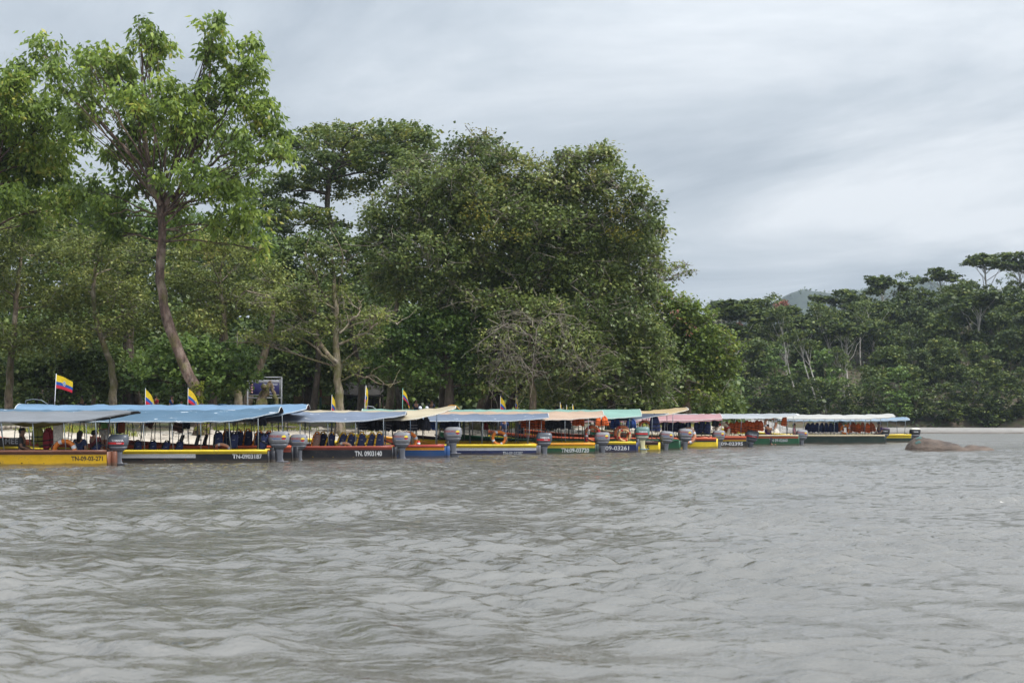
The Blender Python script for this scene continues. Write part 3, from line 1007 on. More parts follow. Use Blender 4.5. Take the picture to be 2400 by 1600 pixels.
make_tree('bright_bush', 'fresh green bushy tree behind the foot of the leaning trunk', [(450, 955), (452, 920), (450, 890)], 72, px_lobes([(440, 825, 76, 40), (350, 850, 46, 36), (520, 838, 76, 40), (572, 868, 28, 26), (592, 880, 18, 18), (400, 885, 86, 36), (500, 890, 86, 36), (338, 895, 38, 28), (460, 850, 70, 46), (540, 905, 36, 22)], 72), 'bush', (0.26, 0.125), 2.5, 16, 0.5, 0.2, 'dark', 0.22, 0.1, 33, 6, 0.02, 0.06, cat='bush')
make_tree('low_tree', 'low dark green tree right of the lichen tree', [(1052, 955), (1056, 900), (1050, 840), (1040, 800)], 77, px_lobes([(960, 780, 86, 46), (1050, 760, 86, 40), (930, 830, 66, 46), (1030, 840, 86, 42), (1100, 850, 66, 46), (1000, 880, 76, 28), (880, 870, 50, 34), (1080, 790, 60, 50), (1140, 900, 60, 26)], 77), 'bush', (0.25, 0.125), 2.3, 15, 0.55, 0.2, 'dark', 0.38, 0.15, 34, 6, 0.022, 0.08, tbias=-0.12)
arch, O_a, _ = make_tree('dry_branch_tree', 'spreading tree with an arch of dry grey branches on its face', [(1250, 955), (1245, 900), (1240, 850), (1245, 780)], 76, px_lobes([(1250, 780, 130, 60), (1180, 820, 76, 56), (1340, 800, 76, 56), (1250, 735, 90, 36), (1300, 870, 110, 56), (1180, 880, 70, 40), (1390, 850, 60, 50)], 76), 'dome', (0.23, 0.11), 1.9, 14, 0.55, 0.2, 'mossy', 0.3, 0.12, 35, 6, 0.02, 0.06, bare=22, bare_bark='twig', extra=[('sprigs', 'olive', px_lobes([(1250, 790, 110, 55), (1190, 830, 60, 46), (1330, 810, 70, 50), (1250, 740, 70, 24), (1140, 800, 40, 40), (1370, 790, 40, 40)], 71.3), 2.2, 10, (0.17, 0.085))])
lm = MB()
for pts, ra in (([(1243, 930), (1250, 880), (1252, 810), (1255, 760), (1300, 735), (1350, 745), (1385, 775)], 0.07), ([(1252, 800), (1225, 765), (1190, 755), (1150, 780), (1120, 820)], 0.06), ([(1255, 770), (1240, 740), (1215, 728), (1175, 740)], 0.05), ([(1252, 850), (1300, 815), (1345, 830), (1380, 860)], 0.05),
                ([(1250, 880), (1225, 840), (1200, 835), (1165, 870), (1150, 900)], 0.045), ([(1300, 735), (1330, 770), (1350, 830)], 0.035), ([(1243, 910), (1230, 870), (1215, 830), (1180, 800)], 0.04), ([(1190, 755), (1185, 800), (1170, 850)], 0.03)):
    pp = np.array([P(x, y, 70.6 + rf.normal() * 0.4) for x, y in pts]) - O_a
    s_ = np.linspace(0, 1, len(pp))
    q = np.linspace(0, 1, 12)
    pl = np.stack([np.interp(q, s_, pp[:, i]) for i in range(3)], 1)
    pl[1:] += rf.normal(size=(11, 3)) * 0.06
    lm.tube(pl, np.linspace(ra, ra * 0.4, 12) * 0.42, 5, cap=False)
    for _ in range(26):
        s0 = pl[rf.integers(2, 12)]
        e_ = s0 + (rand_unit(1, rf)[0] * np.array([1, 0.5, 1]) + np.array([0, 0, -0.5])) * rf.uniform(0.5, 1.6)
        lm.tube(bend(s0, e_, rf, 6, 0.12, 0.4), np.linspace(0.013, 0.007, 6), 3, cap=False)
kind(lm.build('dry_branches', BARK['twig'], arch), 'stuff')
make_tree('shore_tree', 'dense green tree drooping over the canopies right of the dry branches', [(1430, 955), (1440, 900), (1450, 850), (1440, 790)], 82, px_lobes([(1420, 850, 105, 66), (1500, 800, 76, 66), (1380, 920, 105, 32), (1480, 910, 86, 42), (1450, 780, 76, 48), (1540, 860, 50, 66), (1300, 910, 80, 36), (1400, 800, 70, 50), (1530, 930, 50, 26)], 82), 'dome', (0.25, 0.12), 2.3, 15, 0.58, 0.3, 'dark', 0.35, 0.14, 36, 5, 0.025, 0.08, bare=6)
make_tree('yellow_green_tree', 'yellowish green tree where the near forest slopes down to the river', [(1610, 955), (1612, 900), (1605, 830), (1600, 760)], 97, px_lobes([(1600, 750, 56, 46), (1640, 800, 66, 56), (1690, 815, 42, 50), (1600, 860, 76, 56), (1680, 885, 50, 50), (1580, 718, 46, 36), (1540, 700, 36, 36), (1640, 930, 56, 28), (1560, 930, 56, 28), (1705, 860, 26, 40), (1550, 790, 50, 50), (1650, 745, 30, 26), (1620, 715, 26, 16)], 97),
          'lime', (0.28, 0.14), 2.1, 15, 0.6, 0.3, 'mossy', 0.35, 0.14, 37, 6, 0.028, 0.09, bare=5, extra=[('dead_leaves', 'red', px_lobes([(1620, 770, 26, 12), (1580, 640 + 110, 14, 20)], 94), 2.0, 8, (0.2, 0.1))])
make_tree('skyline_tree', 'thin pale tree with sparse yellow crown on the skyline beside the giant dome', [(1560, 900), (1556, 760), (1548, 700), (1545, 660)], 103, px_lobes([(1592, 622, 40, 14), (1560, 640, 28, 18), (1615, 640, 22, 14), (1538, 660, 24, 20), (1575, 655, 26, 12), (1545, 690, 30, 24)], 103), 'olive', (0.22, 0.11), 1.2, 9, 0.5, 0.2, 'white', 0.22, 0.1, 38, 9, 0.03, 0.07, bare=5, limb_from=0.6, shell=0.3)

for i, (lab, px, lb) in enumerate([
    ('low leafy bush at the foot of the trees under the largest flag', 60, [(20, 900, 60, 34), (80, 915, 50, 28), (-20, 905, 50, 36), (130, 880, 40, 30)]),
    ('low leafy bush between the officer and the bright bush', 270, [(240, 900, 40, 30), (290, 910, 46, 28), (215, 880, 40, 30)]),
    ('low leafy bush hanging between the notice board and the lichen tree', 710, [(690, 880, 36, 34), (730, 890, 40, 30), (670, 850, 40, 30), (760, 860, 40, 30)]),
    ('low leafy bush right of the dark shed under the giant dome', 930, [(900, 900, 40, 24), (950, 890, 46, 30), (990, 905, 40, 24)]),
    ('wide low bush left of the foot of the leaning tree', 318, [(300, 880, 50, 34), (345, 895, 50, 28), (260, 865, 46, 34), (320, 850, 40, 30)]),
    ('wide low bush behind the blue barrel', 560, [(540, 890, 46, 34), (585, 900, 40, 28), (610, 870, 40, 34), (500, 905, 40, 22)]),
    ('wide low bush above the dark shed', 850, [(820, 870, 46, 30), (870, 865, 46, 34), (910, 860, 46, 34), (790, 900, 30, 26)]),
    ('wide low bush behind the yellow arch rail', 1060, [(1040, 890, 46, 30), (1085, 900, 50, 30), (1000, 870, 40, 26), (1130, 880, 40, 30)]),
    ('low leafy bush among the dark trunks under the dry branches', 1130, [(1110, 900, 44, 28), (1170, 905, 50, 28), (1080, 880, 40, 26), (1215, 920, 40, 20)])]):
    make_tree('low_bush', lab, [(px, 956), (px, 930), (px, 905)], 91, px_lobes([(a, b_, c_, d_) for a, b_, c_, d_ in lb], 91), 'dome', (0.24, 0.12), 2.0, 14, 0.5, 0.25, 'dark', 0.09, 0.05, 90 + i, 4, 0.018, 0.035, group='low bushes at the forest edge', cat='bush', tbias=-0.05)

# the dim undergrowth behind, one mass
ug = Crown()
ru = np.random.default_rng(41)
n = 4200
C = np.stack([ru.uniform(-44, 19, n), ru.uniform(96, 112, n), np.zeros(n)], 1)
C[:, 1] = np.maximum(C[:, 1], shore(C[:, 0]) + 12 + ru.uniform(0, 8, n))
C[:, 2] = ground_z(C[:, 0], C[:, 1]) + ru.uniform(0, 1, n) ** 1.3 * 9.0 * np.clip((20 - C[:, 0]) / 12, 0.35, 1)
ug.clumps(C, 0.95, 16, (0.45, 0.34), 0.2, ru, 0.8)
n = 5200
C = np.stack([ru.uniform(-48, 16, n), ru.uniform(106, 118, n), ru.uniform(0, 1, n)], 1)
topz = np.interp(C[:, 0], [-48, -36, -24, -18, -10, 4, 10, 16], [18, 18.5, 15, 12, 13, 14, 12, 6])
C[:, 2] = 3 + C[:, 2] * topz * (0.9 + 0.12 * smooth_noise(C[:, 0], C[:, 1], 0.5, 71))
ug.clumps(C, 1.1, 13, (0.55, 0.42), 0.2, ru, 0.8)
ug.build('undergrowth', LEAF['dark'], None)

# dark trunks seen under the crowns
ROW = ['between the officer and the red shirt', 'left of the leaning tree', 'behind the blue barrel', 'left of the sign', 'behind the bamboo fence', 'right of the lichen tree', 'beside the dark shed', 'right of the dark shed',
       'left of the yellow frame', 'right of the yellow frame', 'behind the boat flags in the middle', 'under the dry branches']
for i, (px, d, lean) in enumerate([(212, 90, 2), (330, 88, -8), (495, 84, 4), (572, 82, 10), (740, 90, 0), (850, 86, -4), (905, 84, 3), (940, 88, -6), (1030, 82, 6), (1112, 80, 14), (1170, 82, 20), (1290, 84, 16)]):
    c = P(px, 950, d)
    z0 = float(ground_z(c[0], d))
    r = np.random.default_rng(60 + i)
    o = thing('understory_tree', 'slim dark trunk under the crowns ' + ROW[i], 'tree', (c[0], d, z0), 0, 'slim trunks under the forest edge')
    mb = MB()
    H = 7.5 + r.uniform(0, 2)
    z = np.linspace(-0.2, H, 14)
    pts = np.stack([z * lean / 40 + 0.15 * np.sin(z * 0.9 + i), 0.1 * np.cos(z * 0.7 + i), z], 1)
    rr_ = np.linspace(0.30, 0.12, 14) * r.uniform(0.6, 1.15)
    mb.tube(pts, rr_ + 0.15 * np.exp(-np.maximum(z, 0) / 0.4), 8)
    mb.build('trunk', BARK['mossy' if i % 3 == 0 else 'dark'], o, smooth=True)
    cw = Crown()
    cw.clumps(lobe_clumps(pts[-1], np.array([2.3, 2.0, 1.8]), 40, r), 0.6, 13, (0.3, 0.15), 0.2, r)
    cw.build('crown', LEAF['dark'], o)

# ------------------------------------------------------------------ forest of the far bank
def far_proto(style, seed, leaf):
    """Unit tree 10 m tall at the origin: (trunk mesh, crown mesh)."""
    r = np.random.default_rng(seed)
    tb, cw = MB(), Crown()
    H = 10.0
    lean = r.normal(0, 0.06, 2)

    def tr(z):
        z = np.asarray(z, float)
        return np.stack([lean[0] * z + 0.12 * np.sin(z * 0.7 + seed), lean[1] * z + 0.1 * np.cos(z * 0.8), z], -1)
    top = {'dome': 6.0, 'umbrella': 8.2, 'feather': 7.5, 'shrub': 4.0, 'lean': 8.5, 'bare': 8.0}[style]
    z = np.linspace(-0.6, top, 10)
    pts = tr(z)
    if style == 'lean':
        pts[:, 0] += 0.35 * z * 1.0
    tb.tube(pts, np.linspace(0.13, 0.05, 10), 6)
    tip = pts[-1]
    lobes = []
    if style == 'dome':
        for i in range(9):
            a = r.uniform(0, 6.28)
            q = r.uniform(0.3, 2.0)
            lobes.append((np.array([q * math.cos(a), q * math.sin(a), r.uniform(4.6, 8.7) - 0.3 * q]), np.array([1.35, 1.35, 0.85]) * r.uniform(0.8, 1.25)))
        for i in range(6):
            a = r.uniform(0, 6.28)
            lobes.append((np.array([1.7 * math.cos(a), 1.7 * math.sin(a), r.uniform(2.6, 5.0)]), np.array([1.0, 1.0, 0.8])))
    elif style == 'umbrella':
        for i in range(11):
            a = r.uniform(0, 6.28)
            q = r.uniform(0.2, 3.1)
            lobes.append((np.array([q * math.cos(a), q * math.sin(a), 9.25 - 0.09 * q * q + r.normal(0, 0.38)]) + tip * np.array([1, 1, 0]), np.array([1.05, 1.05, 0.50]) * r.uniform(0.8, 1.2)))
    elif style == 'feather':
        for i in range(10):
            a = r.uniform(0, 6.28)
            q = r.uniform(0.2, 1.8)
            lobes.append((np.array([q * math.cos(a), q * math.sin(a), r.uniform(6.2, 9.3)]) + tip * np.array([1, 1, 0]), np.array([0.95, 0.95, 0.5]) * r.uniform(0.8, 1.2)))
    elif style == 'shrub':
        for i in range(11):
            a = r.uniform(0, 6.28)
            q = r.uniform(0.2, 3.0)
            lobes.append((np.array([q * math.cos(a), q * math.sin(a), r.uniform(1.0, 8.2) - 0.6 * q]), np.array([1.5, 1.5, 1.2]) * r.uniform(0.8, 1.25)))
    else:
        for i in range(5):
            a = r.uniform(0, 6.28)
            q = r.uniform(0.2, 1.3)
            lobes.append((tip + np.array([q * math.cos(a), q * math.sin(a), r.uniform(0.1, 1.2)]), np.array([0.6, 0.6, 0.3])))
    for c, rd in lobes:
        n_c = max(5, int({'dome': 15, 'umbrella': 13, 'feather': 12, 'shrub': 12, 'lean': 10, 'bare': 7}[style] * rd[0] * rd[0] + 4))
        cw.clumps(lobe_clumps(c, rd, n_c, r, 0.55, 0.4), 0.34, 10, (0.36, 0.32) if style != 'feather' else (0.30, 0.19), 0.2, r, 0.55)
        st = pts[max(0, int(len(pts) * r.uniform(0.62, 1.0)) - 1)]
        tb.tube(bend(st, c, r, 5, 0.05, 0.15), np.linspace(0.045, 0.016, 5), 4, cap=False)
    return tb, cw


PROTO = {}
for st, seeds, lf, bk in (('dome', (1, 2, 3), 'far', 'pale'), ('umbrella', (4, 5), 'far', 'white'), ('feather', (6, 7), 'far_lime', 'white'), ('shrub', (8, 9), 'far', 'pale'), ('lean', (10,), 'far_lime', 'white'), ('bare', (12,), 'red', 'white')):
    for i, s_ in enumerate(seeds):
        tb, cw = far_proto(st, s_, lf)
        V = np.vstack(cw.V)
        cm = MB()
        cm.add(V, np.arange(len(V)).reshape(-1, 4))
        cm.att['tint'] = np.concatenate(cw.t)
        PROTO[(st, i)] = (tb.mesh('forest_trunk', BARK[bk], True), cm.mesh('forest_crown', LEAF[lf]))
    if st == 'dome':
        cm2 = PROTO[('dome', 2)][1].copy()
        cm2.materials[0] = LEAF['far_lime']
        PROTO[('dome', 3)] = (PROTO[('dome', 2)][0], cm2)
    if st == 'shrub':
        cm2 = PROTO[('shrub', 1)][1].copy()
        cm2.materials[0] = LEAF['bush']
        PROTO[('shrub', 2)] = (PROTO[('shrub', 1)][0], cm2)

FAR = []       # (style, variant, px, d, top_py or None, height or None, row)
rr_far = np.random.default_rng(77)
for row, (d0, pxs, hh) in {'waterline': (178.5, np.arange(1600, 2480, 62), (6.0, 8.5)), 'lower slope': (187, np.arange(1625, 2480, 62), (9, 12)), 'middle slope': (200, np.arange(1600, 2480, 50), (11, 15)), 'upper slope': (217, np.arange(1620, 2480, 50), (11, 14.5))}.items():
    for px in pxs:
        q = rr_far.uniform()
        px = px + rr_far.normal(0, 12)
        d = d0 + rr_far.uniform(-4, 4) * (0.3 if row == 'waterline' else 1)
        h = rr_far.uniform(*hh)
        if row == 'waterline':
            st = ('shrub', int(rr_far.integers(0, 3)))
        elif row == 'lower slope':
            st = ('dome', int(rr_far.integers(0, 4))) if q < 0.55 else (('shrub', int(rr_far.integers(0, 3))) if q < 0.85 else ('feather', int(rr_far.integers(0, 2))))
        else:
            st = ('dome', int(rr_far.integers(0, 4))) if q < 0.5 else (('umbrella', int(rr_far.integers(0, 2))) if q < 0.72 else ('feather', int(rr_far.integers(0, 2))))
        FAR.append((st, px, d, h, row))
for st, px, topy, d in ((('dome', 0), 1640, 728, 215), (('dome', 1), 1690, 722, 222), (('umbrella', 0), 1740, 712, 222), (('feather', 0), 1802, 682, 224), (('dome', 2), 1850, 700, 222), (('umbrella', 1), 1900, 738, 226), (('umbrella', 0), 1975, 684, 228), (('dome', 1), 2025, 660, 230),
                        (('umbrella', 1), 2075, 650, 232), (('feather', 1), 2128, 632, 230), (('dome', 0), 2150, 660, 236), (('umbrella', 0), 2215, 630, 236), (('dome', 3), 2275, 640, 230), (('umbrella', 1), 2330, 595, 238), (('umbrella', 0), 2400, 598, 236), (('dome', 1), 2440, 650, 228), (('dome', 2), 2340, 690, 215), (('feather', 0), 2240, 665, 222), (('dome', 0), 2100, 690, 220), (('dome', 3), 1930, 745, 214), (('umbrella', 1), 2470, 610, 240), (('dome', 1), 1992, 694, 220), (('dome', 0), 2060, 680, 222), (('dome', 2), 2120, 664, 226), (('dome', 1), 2190, 664, 226), (('dome', 3), 2235, 655, 232), (('dome', 0), 2300, 652, 224), (('dome', 2), 2385, 655, 226), (('dome', 0), 2420, 640, 234), (('feather', 1), 2365, 640, 232), (('dome', 1), 1790, 712, 218), (('dome', 3), 1760, 735, 212), (('dome', 2), 1700, 740, 214)):
    c = P(px, topy, d)
    FAR.append((st, px, d, c[2] - float(ground_z(c[0], d)), 'ridge'))
for px, d, h in ((1875, 182, 11.0), (1935, 181, 10.5), (1918, 181.5, 12.0)):
    FAR.append((('lean', 0), px, d, h, 'waterline'))
for px, d, h in ((1828, 219, 12.6), (1742, 213, 10.0)):
    FAR.append((('bare', 0), px, d, h, 'crest'))
ORD = ['first', 'second', 'third', 'fourth', 'fifth', 'sixth', 'seventh', 'eighth', 'ninth', 'tenth', 'eleventh', 'twelfth', 'thirteenth', 'fourteenth', 'fifteenth', 'sixteenth', 'seventeenth', 'eighteenth', 'nineteenth', 'twentieth', 'twenty-first', 'twenty-second', 'twenty-third', 'twenty-fourth', 'twenty-fifth']
WORDS = {'dome': 'rounded dense far bank tree', 'umbrella': 'umbrella-crowned far bank tree', 'feather': 'feathery light far bank tree', 'shrub': 'bushy far bank tree', 'lean': 'slanting white-trunked far bank tree', 'bare': 'thin reddish-blossomed far bank tree'}
for row in ('waterline', 'lower slope', 'middle slope', 'upper slope', 'ridge', 'crest'):
    items = sorted([f for f in FAR if f[4] == row], key=lambda f: -f[1])
    cnt = {}
    for (st, v), px, d, h, _ in items:
        c = P(px, 950, d)
        z0 = float(ground_z(c[0], d))
        key = st
        i = cnt.get(key, 0)
        cnt[key] = i + 1
        o = thing('forest_tree', f'{WORDS[st]}, {ORD[i]} from the right along the {row}', 'tree', (c[0], d, z0), rr_far.uniform(0, 6.28) if st != 'lean' else 3.1 + 0.2 * i, 'forest trees on the far bank')
        wdt = {'dome': 1.0, 'umbrella': 1.45, 'feather': 0.9, 'shrub': 1.15, 'lean': 0.9, 'bare': 0.7}[st] * rr_far.uniform(0.9, 1.15)
        o.scale = (h / 10 * wdt, h / 10 * wdt, h / 10)
        if st in ('dome', 'shrub'):
            o.scale = (max(o.scale[0], 0.95), max(o.scale[1], 0.95), o.scale[2])
        for nm, me in zip(('trunk', 'crown'), PROTO[(st, v)]):
            q = bpy.data.objects.new(nm, me)
            COL.objects.link(q)
            q.parent = o
            if nm == 'crown':
                q['kind'] = 'stuff'
# low bank scrub behind everything on the slope
sc_ = Crown()
n = 4200
C = np.stack([rr_far.uniform(8, 150, n), rr_far.uniform(176.5, 250, n) , np.zeros(n)], 1)
C[:, 2] = ground_z(C[:, 0], C[:, 1]) + rr_far.uniform(0.1, 2.6, n) * (1 + 3.2 * np.clip((C[:, 0] - 84 - (C[:, 1] - 176) * 0.3) / 8, 0, 1))
sc_.clumps(C, 1.1, 9, (0.6, 0.36), 0.2, rr_far, 0.7)
sc_.build('bank_undergrowth', LEAF['far'], None)
# canopy of the distant hill, one far wood
fw = Crown()
n = 3000
ii = rr_far.integers(0, HX.size, n)
C = np.stack([HX.ravel()[ii] + rr_far.normal(0, 2, n), HY.ravel()[ii] + rr_far.normal(0, 3, n), HZ.ravel()[ii] + 1.0], 1)
keep = (C[:, 2] > 55) & (C[:, 1] < 1720)
fw.clumps(C[keep], 5.0, 8, (4.0, 2.6), 0.1, rr_far, 0.7)
fw.build('far_woods', LEAF['far'], None)
# ------------------------------------------------------------------ river boats
C_ = {
    'yellow': (0.72, 0.43, 0.012), 'yellow2': (0.78, 0.58, 0.03), 'orange': (0.80, 0.34, 0.015), 'brown': (0.17, 0.065, 0.036), 'black': (0.010, 0.011, 0.018), 'white': (0.66, 0.67, 0.72),
    'redbrown': (0.30, 0.060, 0.038), 'red': (0.42, 0.055, 0.035), 'orangered': (0.62, 0.12, 0.05), 'navy': (0.010, 0.022, 0.095), 'blue': (0.012, 0.060, 0.19), 'green': (0.008, 0.085, 0.038), 'dkgreen': (0.010, 0.032, 0.026), 'grey': (0.10, 0.10, 0.115),
    'cream': (0.52, 0.44, 0.30), 'turq': (0.20, 0.50, 0.42), 'dkbrown': (0.055, 0.026, 0.024), 'ltgrey': (0.42, 0.44, 0.48), 'steel': (0.20, 0.23, 0.26), 'postgreen': (0.03, 0.10, 0.07), 'postblue': (0.07, 0.11, 0.17),
}


def hullpaint(c):
    return paint('hull_paint_' + c, C_[c], 0.42, 0.45, (0.13, 0.10, 0.075), 2.2, mud=True)


HEAD = math.radians(3.0)
BOATS = {}


class Hull:
    def __init__(self, L, B, fb, rise=0.55):
        self.L, self.B, self.fb, self.rise = L, B, fb, rise

    def hb(self, t):
        t = np.asarray(t, float)
        return self.B / 2 * (0.84 + 0.16 * np.clip(t / 0.25, 0, 1)) * (1 - 0.94 * np.clip((t - 0.6) / 0.4, 0, 1) ** 2.2)

    def zg(self, t):
        return self.fb + self.rise * np.clip((np.asarray(t, float) - 0.5) / 0.5, 0, 1) ** 2

    def zb(self, t):
        return -0.25 + 0.55 * np.clip((np.asarray(t, float) - 0.75) / 0.25, 0, 1) ** 2

    def y(self, x, z):
        """Half width of the outer side at local x (<= 0) and height z."""
        t = -np.asarray(x, float) / self.L
        f = (z - self.zb(t)) / (self.zg(t) - self.zb(t))
        return self.hb(t) * (0.76 + 0.24 * f)


def river_boat(key, label, px, d, L, B, fb, bands, rail, inner, can, number=None, post='steel', rise=0.42, benches=9, board=None, bow_paint=None, seats=(), stripe_end=None, arch=None):
    Xs = (px - 1200) / F * (d - B * 0.42)
    root = thing('river_boat', label, 'boat', (Xs, d, 0), HEAD, 'canopied river boats moored along the bank')
    H = Hull(L, B, fb, rise)
    BOATS[key] = (root, H, Xs, d, can)
    ts = np.concatenate([np.linspace(0, 0.5, 12), np.linspace(0.55, 1, 14)])
    mats = [hullpaint(c) for _, c in bands]
    bow_i = None
    if bow_paint:
        bow_i = len(mats)
        mats.append(hullpaint(bow_paint))
    hm = MB()
    tops = [0.0]
    for h_, _ in bands:
        tops.append(tops[-1] + h_)
    zg, zb, hb = H.zg(ts), H.zb(ts), H.hb(ts)
    for side in (-1, 1):
        for i, (h_, c_) in enumerate(bands):
            z0 = np.maximum(zb, zg - tops[i])
            z1 = np.maximum(zb, zg - tops[i + 1]) if i < len(bands) - 1 else zb
            G = []
            for z in (z0, z1):
                f = (z - zb) / (zg - zb)
                G.append(np.stack([-ts * L, side * hb * (0.76 + 0.24 * f), z], 1))
            G = np.array(G)
            cut = stripe_end if (stripe_end and i == stripe_end[0]) else None
            if cut:
                k = max(1, int(np.searchsorted(ts, cut[1])))
                hm.grid(G[:, :k + 1] if side > 0 else G[::-1, :k + 1], len(bands) - 1)
                hm.grid(G[:, k:] if side > 0 else G[::-1, k:], i)
            elif bow_i is not None and i < len(bands):
                hm.grid(G[:, :18] if side > 0 else G[::-1, :18], i)
                hm.grid(G[:, 17:] if side > 0 else G[::-1, 17:], bow_i)
            else:
                hm.grid(G if side > 0 else G[::-1], i)
    hm.grid(np.array([np.stack([-ts * L, s * hb * 0.76, zb], 1) for s in (1, -1)]), len(bands) - 1)
    hm.build('hull', mats, root)
    # transom
    tm = MB()
    w0, w1 = hb[0] * 0.76, hb[0]
    tm.loft([[(0.002, -w0, zb[0]), (0.002, w0, zb[0]), (0.002, w1, fb - 0.03), (0.002, -w1, fb - 0.03)], [(0.05, -w0, zb[0]), (0.05, w0, zb[0]), (0.05, w1, fb - 0.03), (0.05, -w1, fb - 0.03)]])
    bl = 0.20 if board else 0.14
    tm.bevel_box((0.05 + bl / 2, 0, (fb - 0.02) / 2 - 0.1), (bl, 0.5, fb + 0.16), 0.02)
    tm.build('transom', hullpaint(board or bands[-1][1]), root)
    # inner lining and floor
    im = MB()
    for side in (-1, 1):
        G = []
        for z in (zg - 0.015, np.maximum(zb + 0.06, 0.08 + 0 * zg)):
            f = (z - zb) / (zg - zb)
            yy = np.maximum(0.005, hb * (0.76 + 0.24 * f) - 0.045)
            G.append(np.stack([-ts * L + np.where(ts == 1, 0.06, 0), side * yy, z], 1))
        im.grid(np.array(G) if side < 0 else np.array(G)[::-1])
        for q in np.linspace(0.06, 0.86, 13):               # frames inside the planking
            x = -q * L
            yo = float(H.y(x, 0.3)) - 0.06
            im.box((x, side * yo, (0.1 + float(H.zg(q))) / 2), (0.05, 0.04, float(H.zg(q)) - 0.12))
    im.build('inner_lining', hullpaint(inner), root)
    fm = MB()
    fm.grid(np.array([np.stack([-ts[:-2] * L, s * np.maximum(0.01, H.y(-ts[:-2] * L, np.full(len(ts) - 2, 0.1)) - 0.05), np.full(len(ts) - 2, 0.10) + np.clip(zb[:-2] + 0.06, 0, 1)], 1) for s in (1, -1)]))
    fm.build('floor', hullpaint('dkbrown'), root)
    for side in (-1, 1):
        rm = MB()
        rings = []
        for t in ts:
            x, y, z = -t * L, side * (float(H.hb(t)) + 0.004), float(H.zg(t))
            rings.append([(x, y - side * 0.055, z + 0.035), (x, y + side * 0.035, z + 0.035), (x, y + side * 0.042, z - 0.012), (x, y + side * 0.02, z - 0.075), (x, y + side * 0.003, z - 0.08), (x, y - side * 0.04, z - 0.03)])
        rm.loft(rings)
        rm.build('gunwale', hullpaint(rail), root)
    for i in range(benches):
        x = -(1.0 + i * (L * 0.8 / benches))
        w = 2 * (float(H.y(x, 0.36)) - 0.06)
        bm_ = MB()
        bm_.bevel_box((x, 0, 0.36), (0.32, w, 0.035), 0.01)
        bm_.build('bench', hullpaint(inner if inner != 'black' else 'grey'), root)
    for (x, y, w) in seats:
        sm = MB()
        rings = []
        for z, hw, dx in ((0.40, 0.9, 0), (0.6, 1.0, 0.02), (0.86, 1.0, 0.08), (1.02, 0.92, 0.13), (1.10, 0.7, 0.15)):
            rings.append([(x + dx - 0.04, y - w / 2 * hw, z), (x + dx + 0.05, y - w / 2 * hw, z), (x + dx + 0.05, y + w / 2 * hw, z), (x + dx - 0.04, y + w / 2 * hw, z)])
        sm.loft(rings)
        sm.bevel_box((x - 0.22, y, 0.42), (0.42, w, 0.09), 0.02)
        sm.build('seat', fabric('black_seat_vinyl', (0.012, 0.013, 0.018), 0.55), root)
    # canopy
    xf, xr = -can['len'], can['over']
    ze, zc, w = can['ze'], can['zc'], can.get('w', 1.12)
    lift = can.get('lift', 0.33)
    nx, ny = 46, 13
    xs_ = np.linspace(xf, xr, nx)
    vy = np.linspace(-1, 1, ny)
    r = np.random.default_rng(int(px) + 5)
    u = np.clip((xs_ - (xr - 2.2)) / 2.2, 0, 1)
    uf = np.clip(((xf + 1.2) - xs_) / 1.2, 0, 1)
    wid = w * (1 - 0.30 * u ** 2 - 0.25 * uf ** 2)
    zeE = ze + lift * u ** 1.4 + 0.18 * uf ** 1.5
    zcC = zc + can.get('tip', 0.03) * u + 0.05 * uf
    sag = -0.035 * np.abs(np.sin(xs_ * math.pi / 1.15 + r.uniform(0, 3))) + r.normal(0, 0.009, nx)
    Yc = wid[:, None] * vy[None]
    prof = 1 - np.abs(vy[None]) ** 2.0
    Zc = zeE[:, None] + (zcC - zeE)[:, None] * prof + sag[:, None] * (0.4 + 0.6 * prof)
    top = np.stack([np.broadcast_to(xs_[:, None], Yc.shape), Yc, Zc], -1)
    top[..., 2] += 0.006 * np.sin(xs_[:, None] * 6.1 + vy[None] * 5) * prof + r.normal(0, 0.004, Yc.shape)
    cm = MB()
    cm.grid(top[:, ::-1], 0)
    low = top.copy()
    low[..., 2] -= 0.018
    cm.grid(low, 1)
    # hanging valance along both edges
    val = can.get('valance', 0.05)
    for k in (0, ny - 1):
        e_ = top[:, k]
        e2 = e_.copy()
        e2[:, 2] -= val * (0.75 + 0.25 * np.sin(xs_ * 9))
        e2[:, 1] += (0.012 if k else -0.012)
        cm.grid(np.array([e_, e2]) if k == 0 else np.array([e2, e_]), 0)
    cm.build('canopy', [tarp('canopy_' + can['c'], can['rgb'], can.get('patch', (0.62, 0.64, 0.66)), can.get('wear', 0.35)), fabric('canopy_lining_' + can.get('u', 'dark'), can.get('urgb', (0.045, 0.045, 0.05)), 0.8, 6.0)], root)
    hem = MB()
    for k in (0, ny - 1):
        hem.tube(top[:, k] + np.array([0, 0, -0.01]), 0.013, 4)
    hem.tube(top[-1], 0.016, 5)
    hem.tube(top[0], 0.016, 5)
    hem.build('hem', fabric('hem_' + can.get('hem', 'pale'), can.get('hemrgb', (0.55, 0.56, 0.56)), 0.7), root)
    # hoops and posts
    n_p = can.get('posts', 9)
    pxs = np.linspace(max(xf + 0.5, -L * 0.86), min(xr - 0.35, -0.35), n_p)
    pm = hullpaint(post)
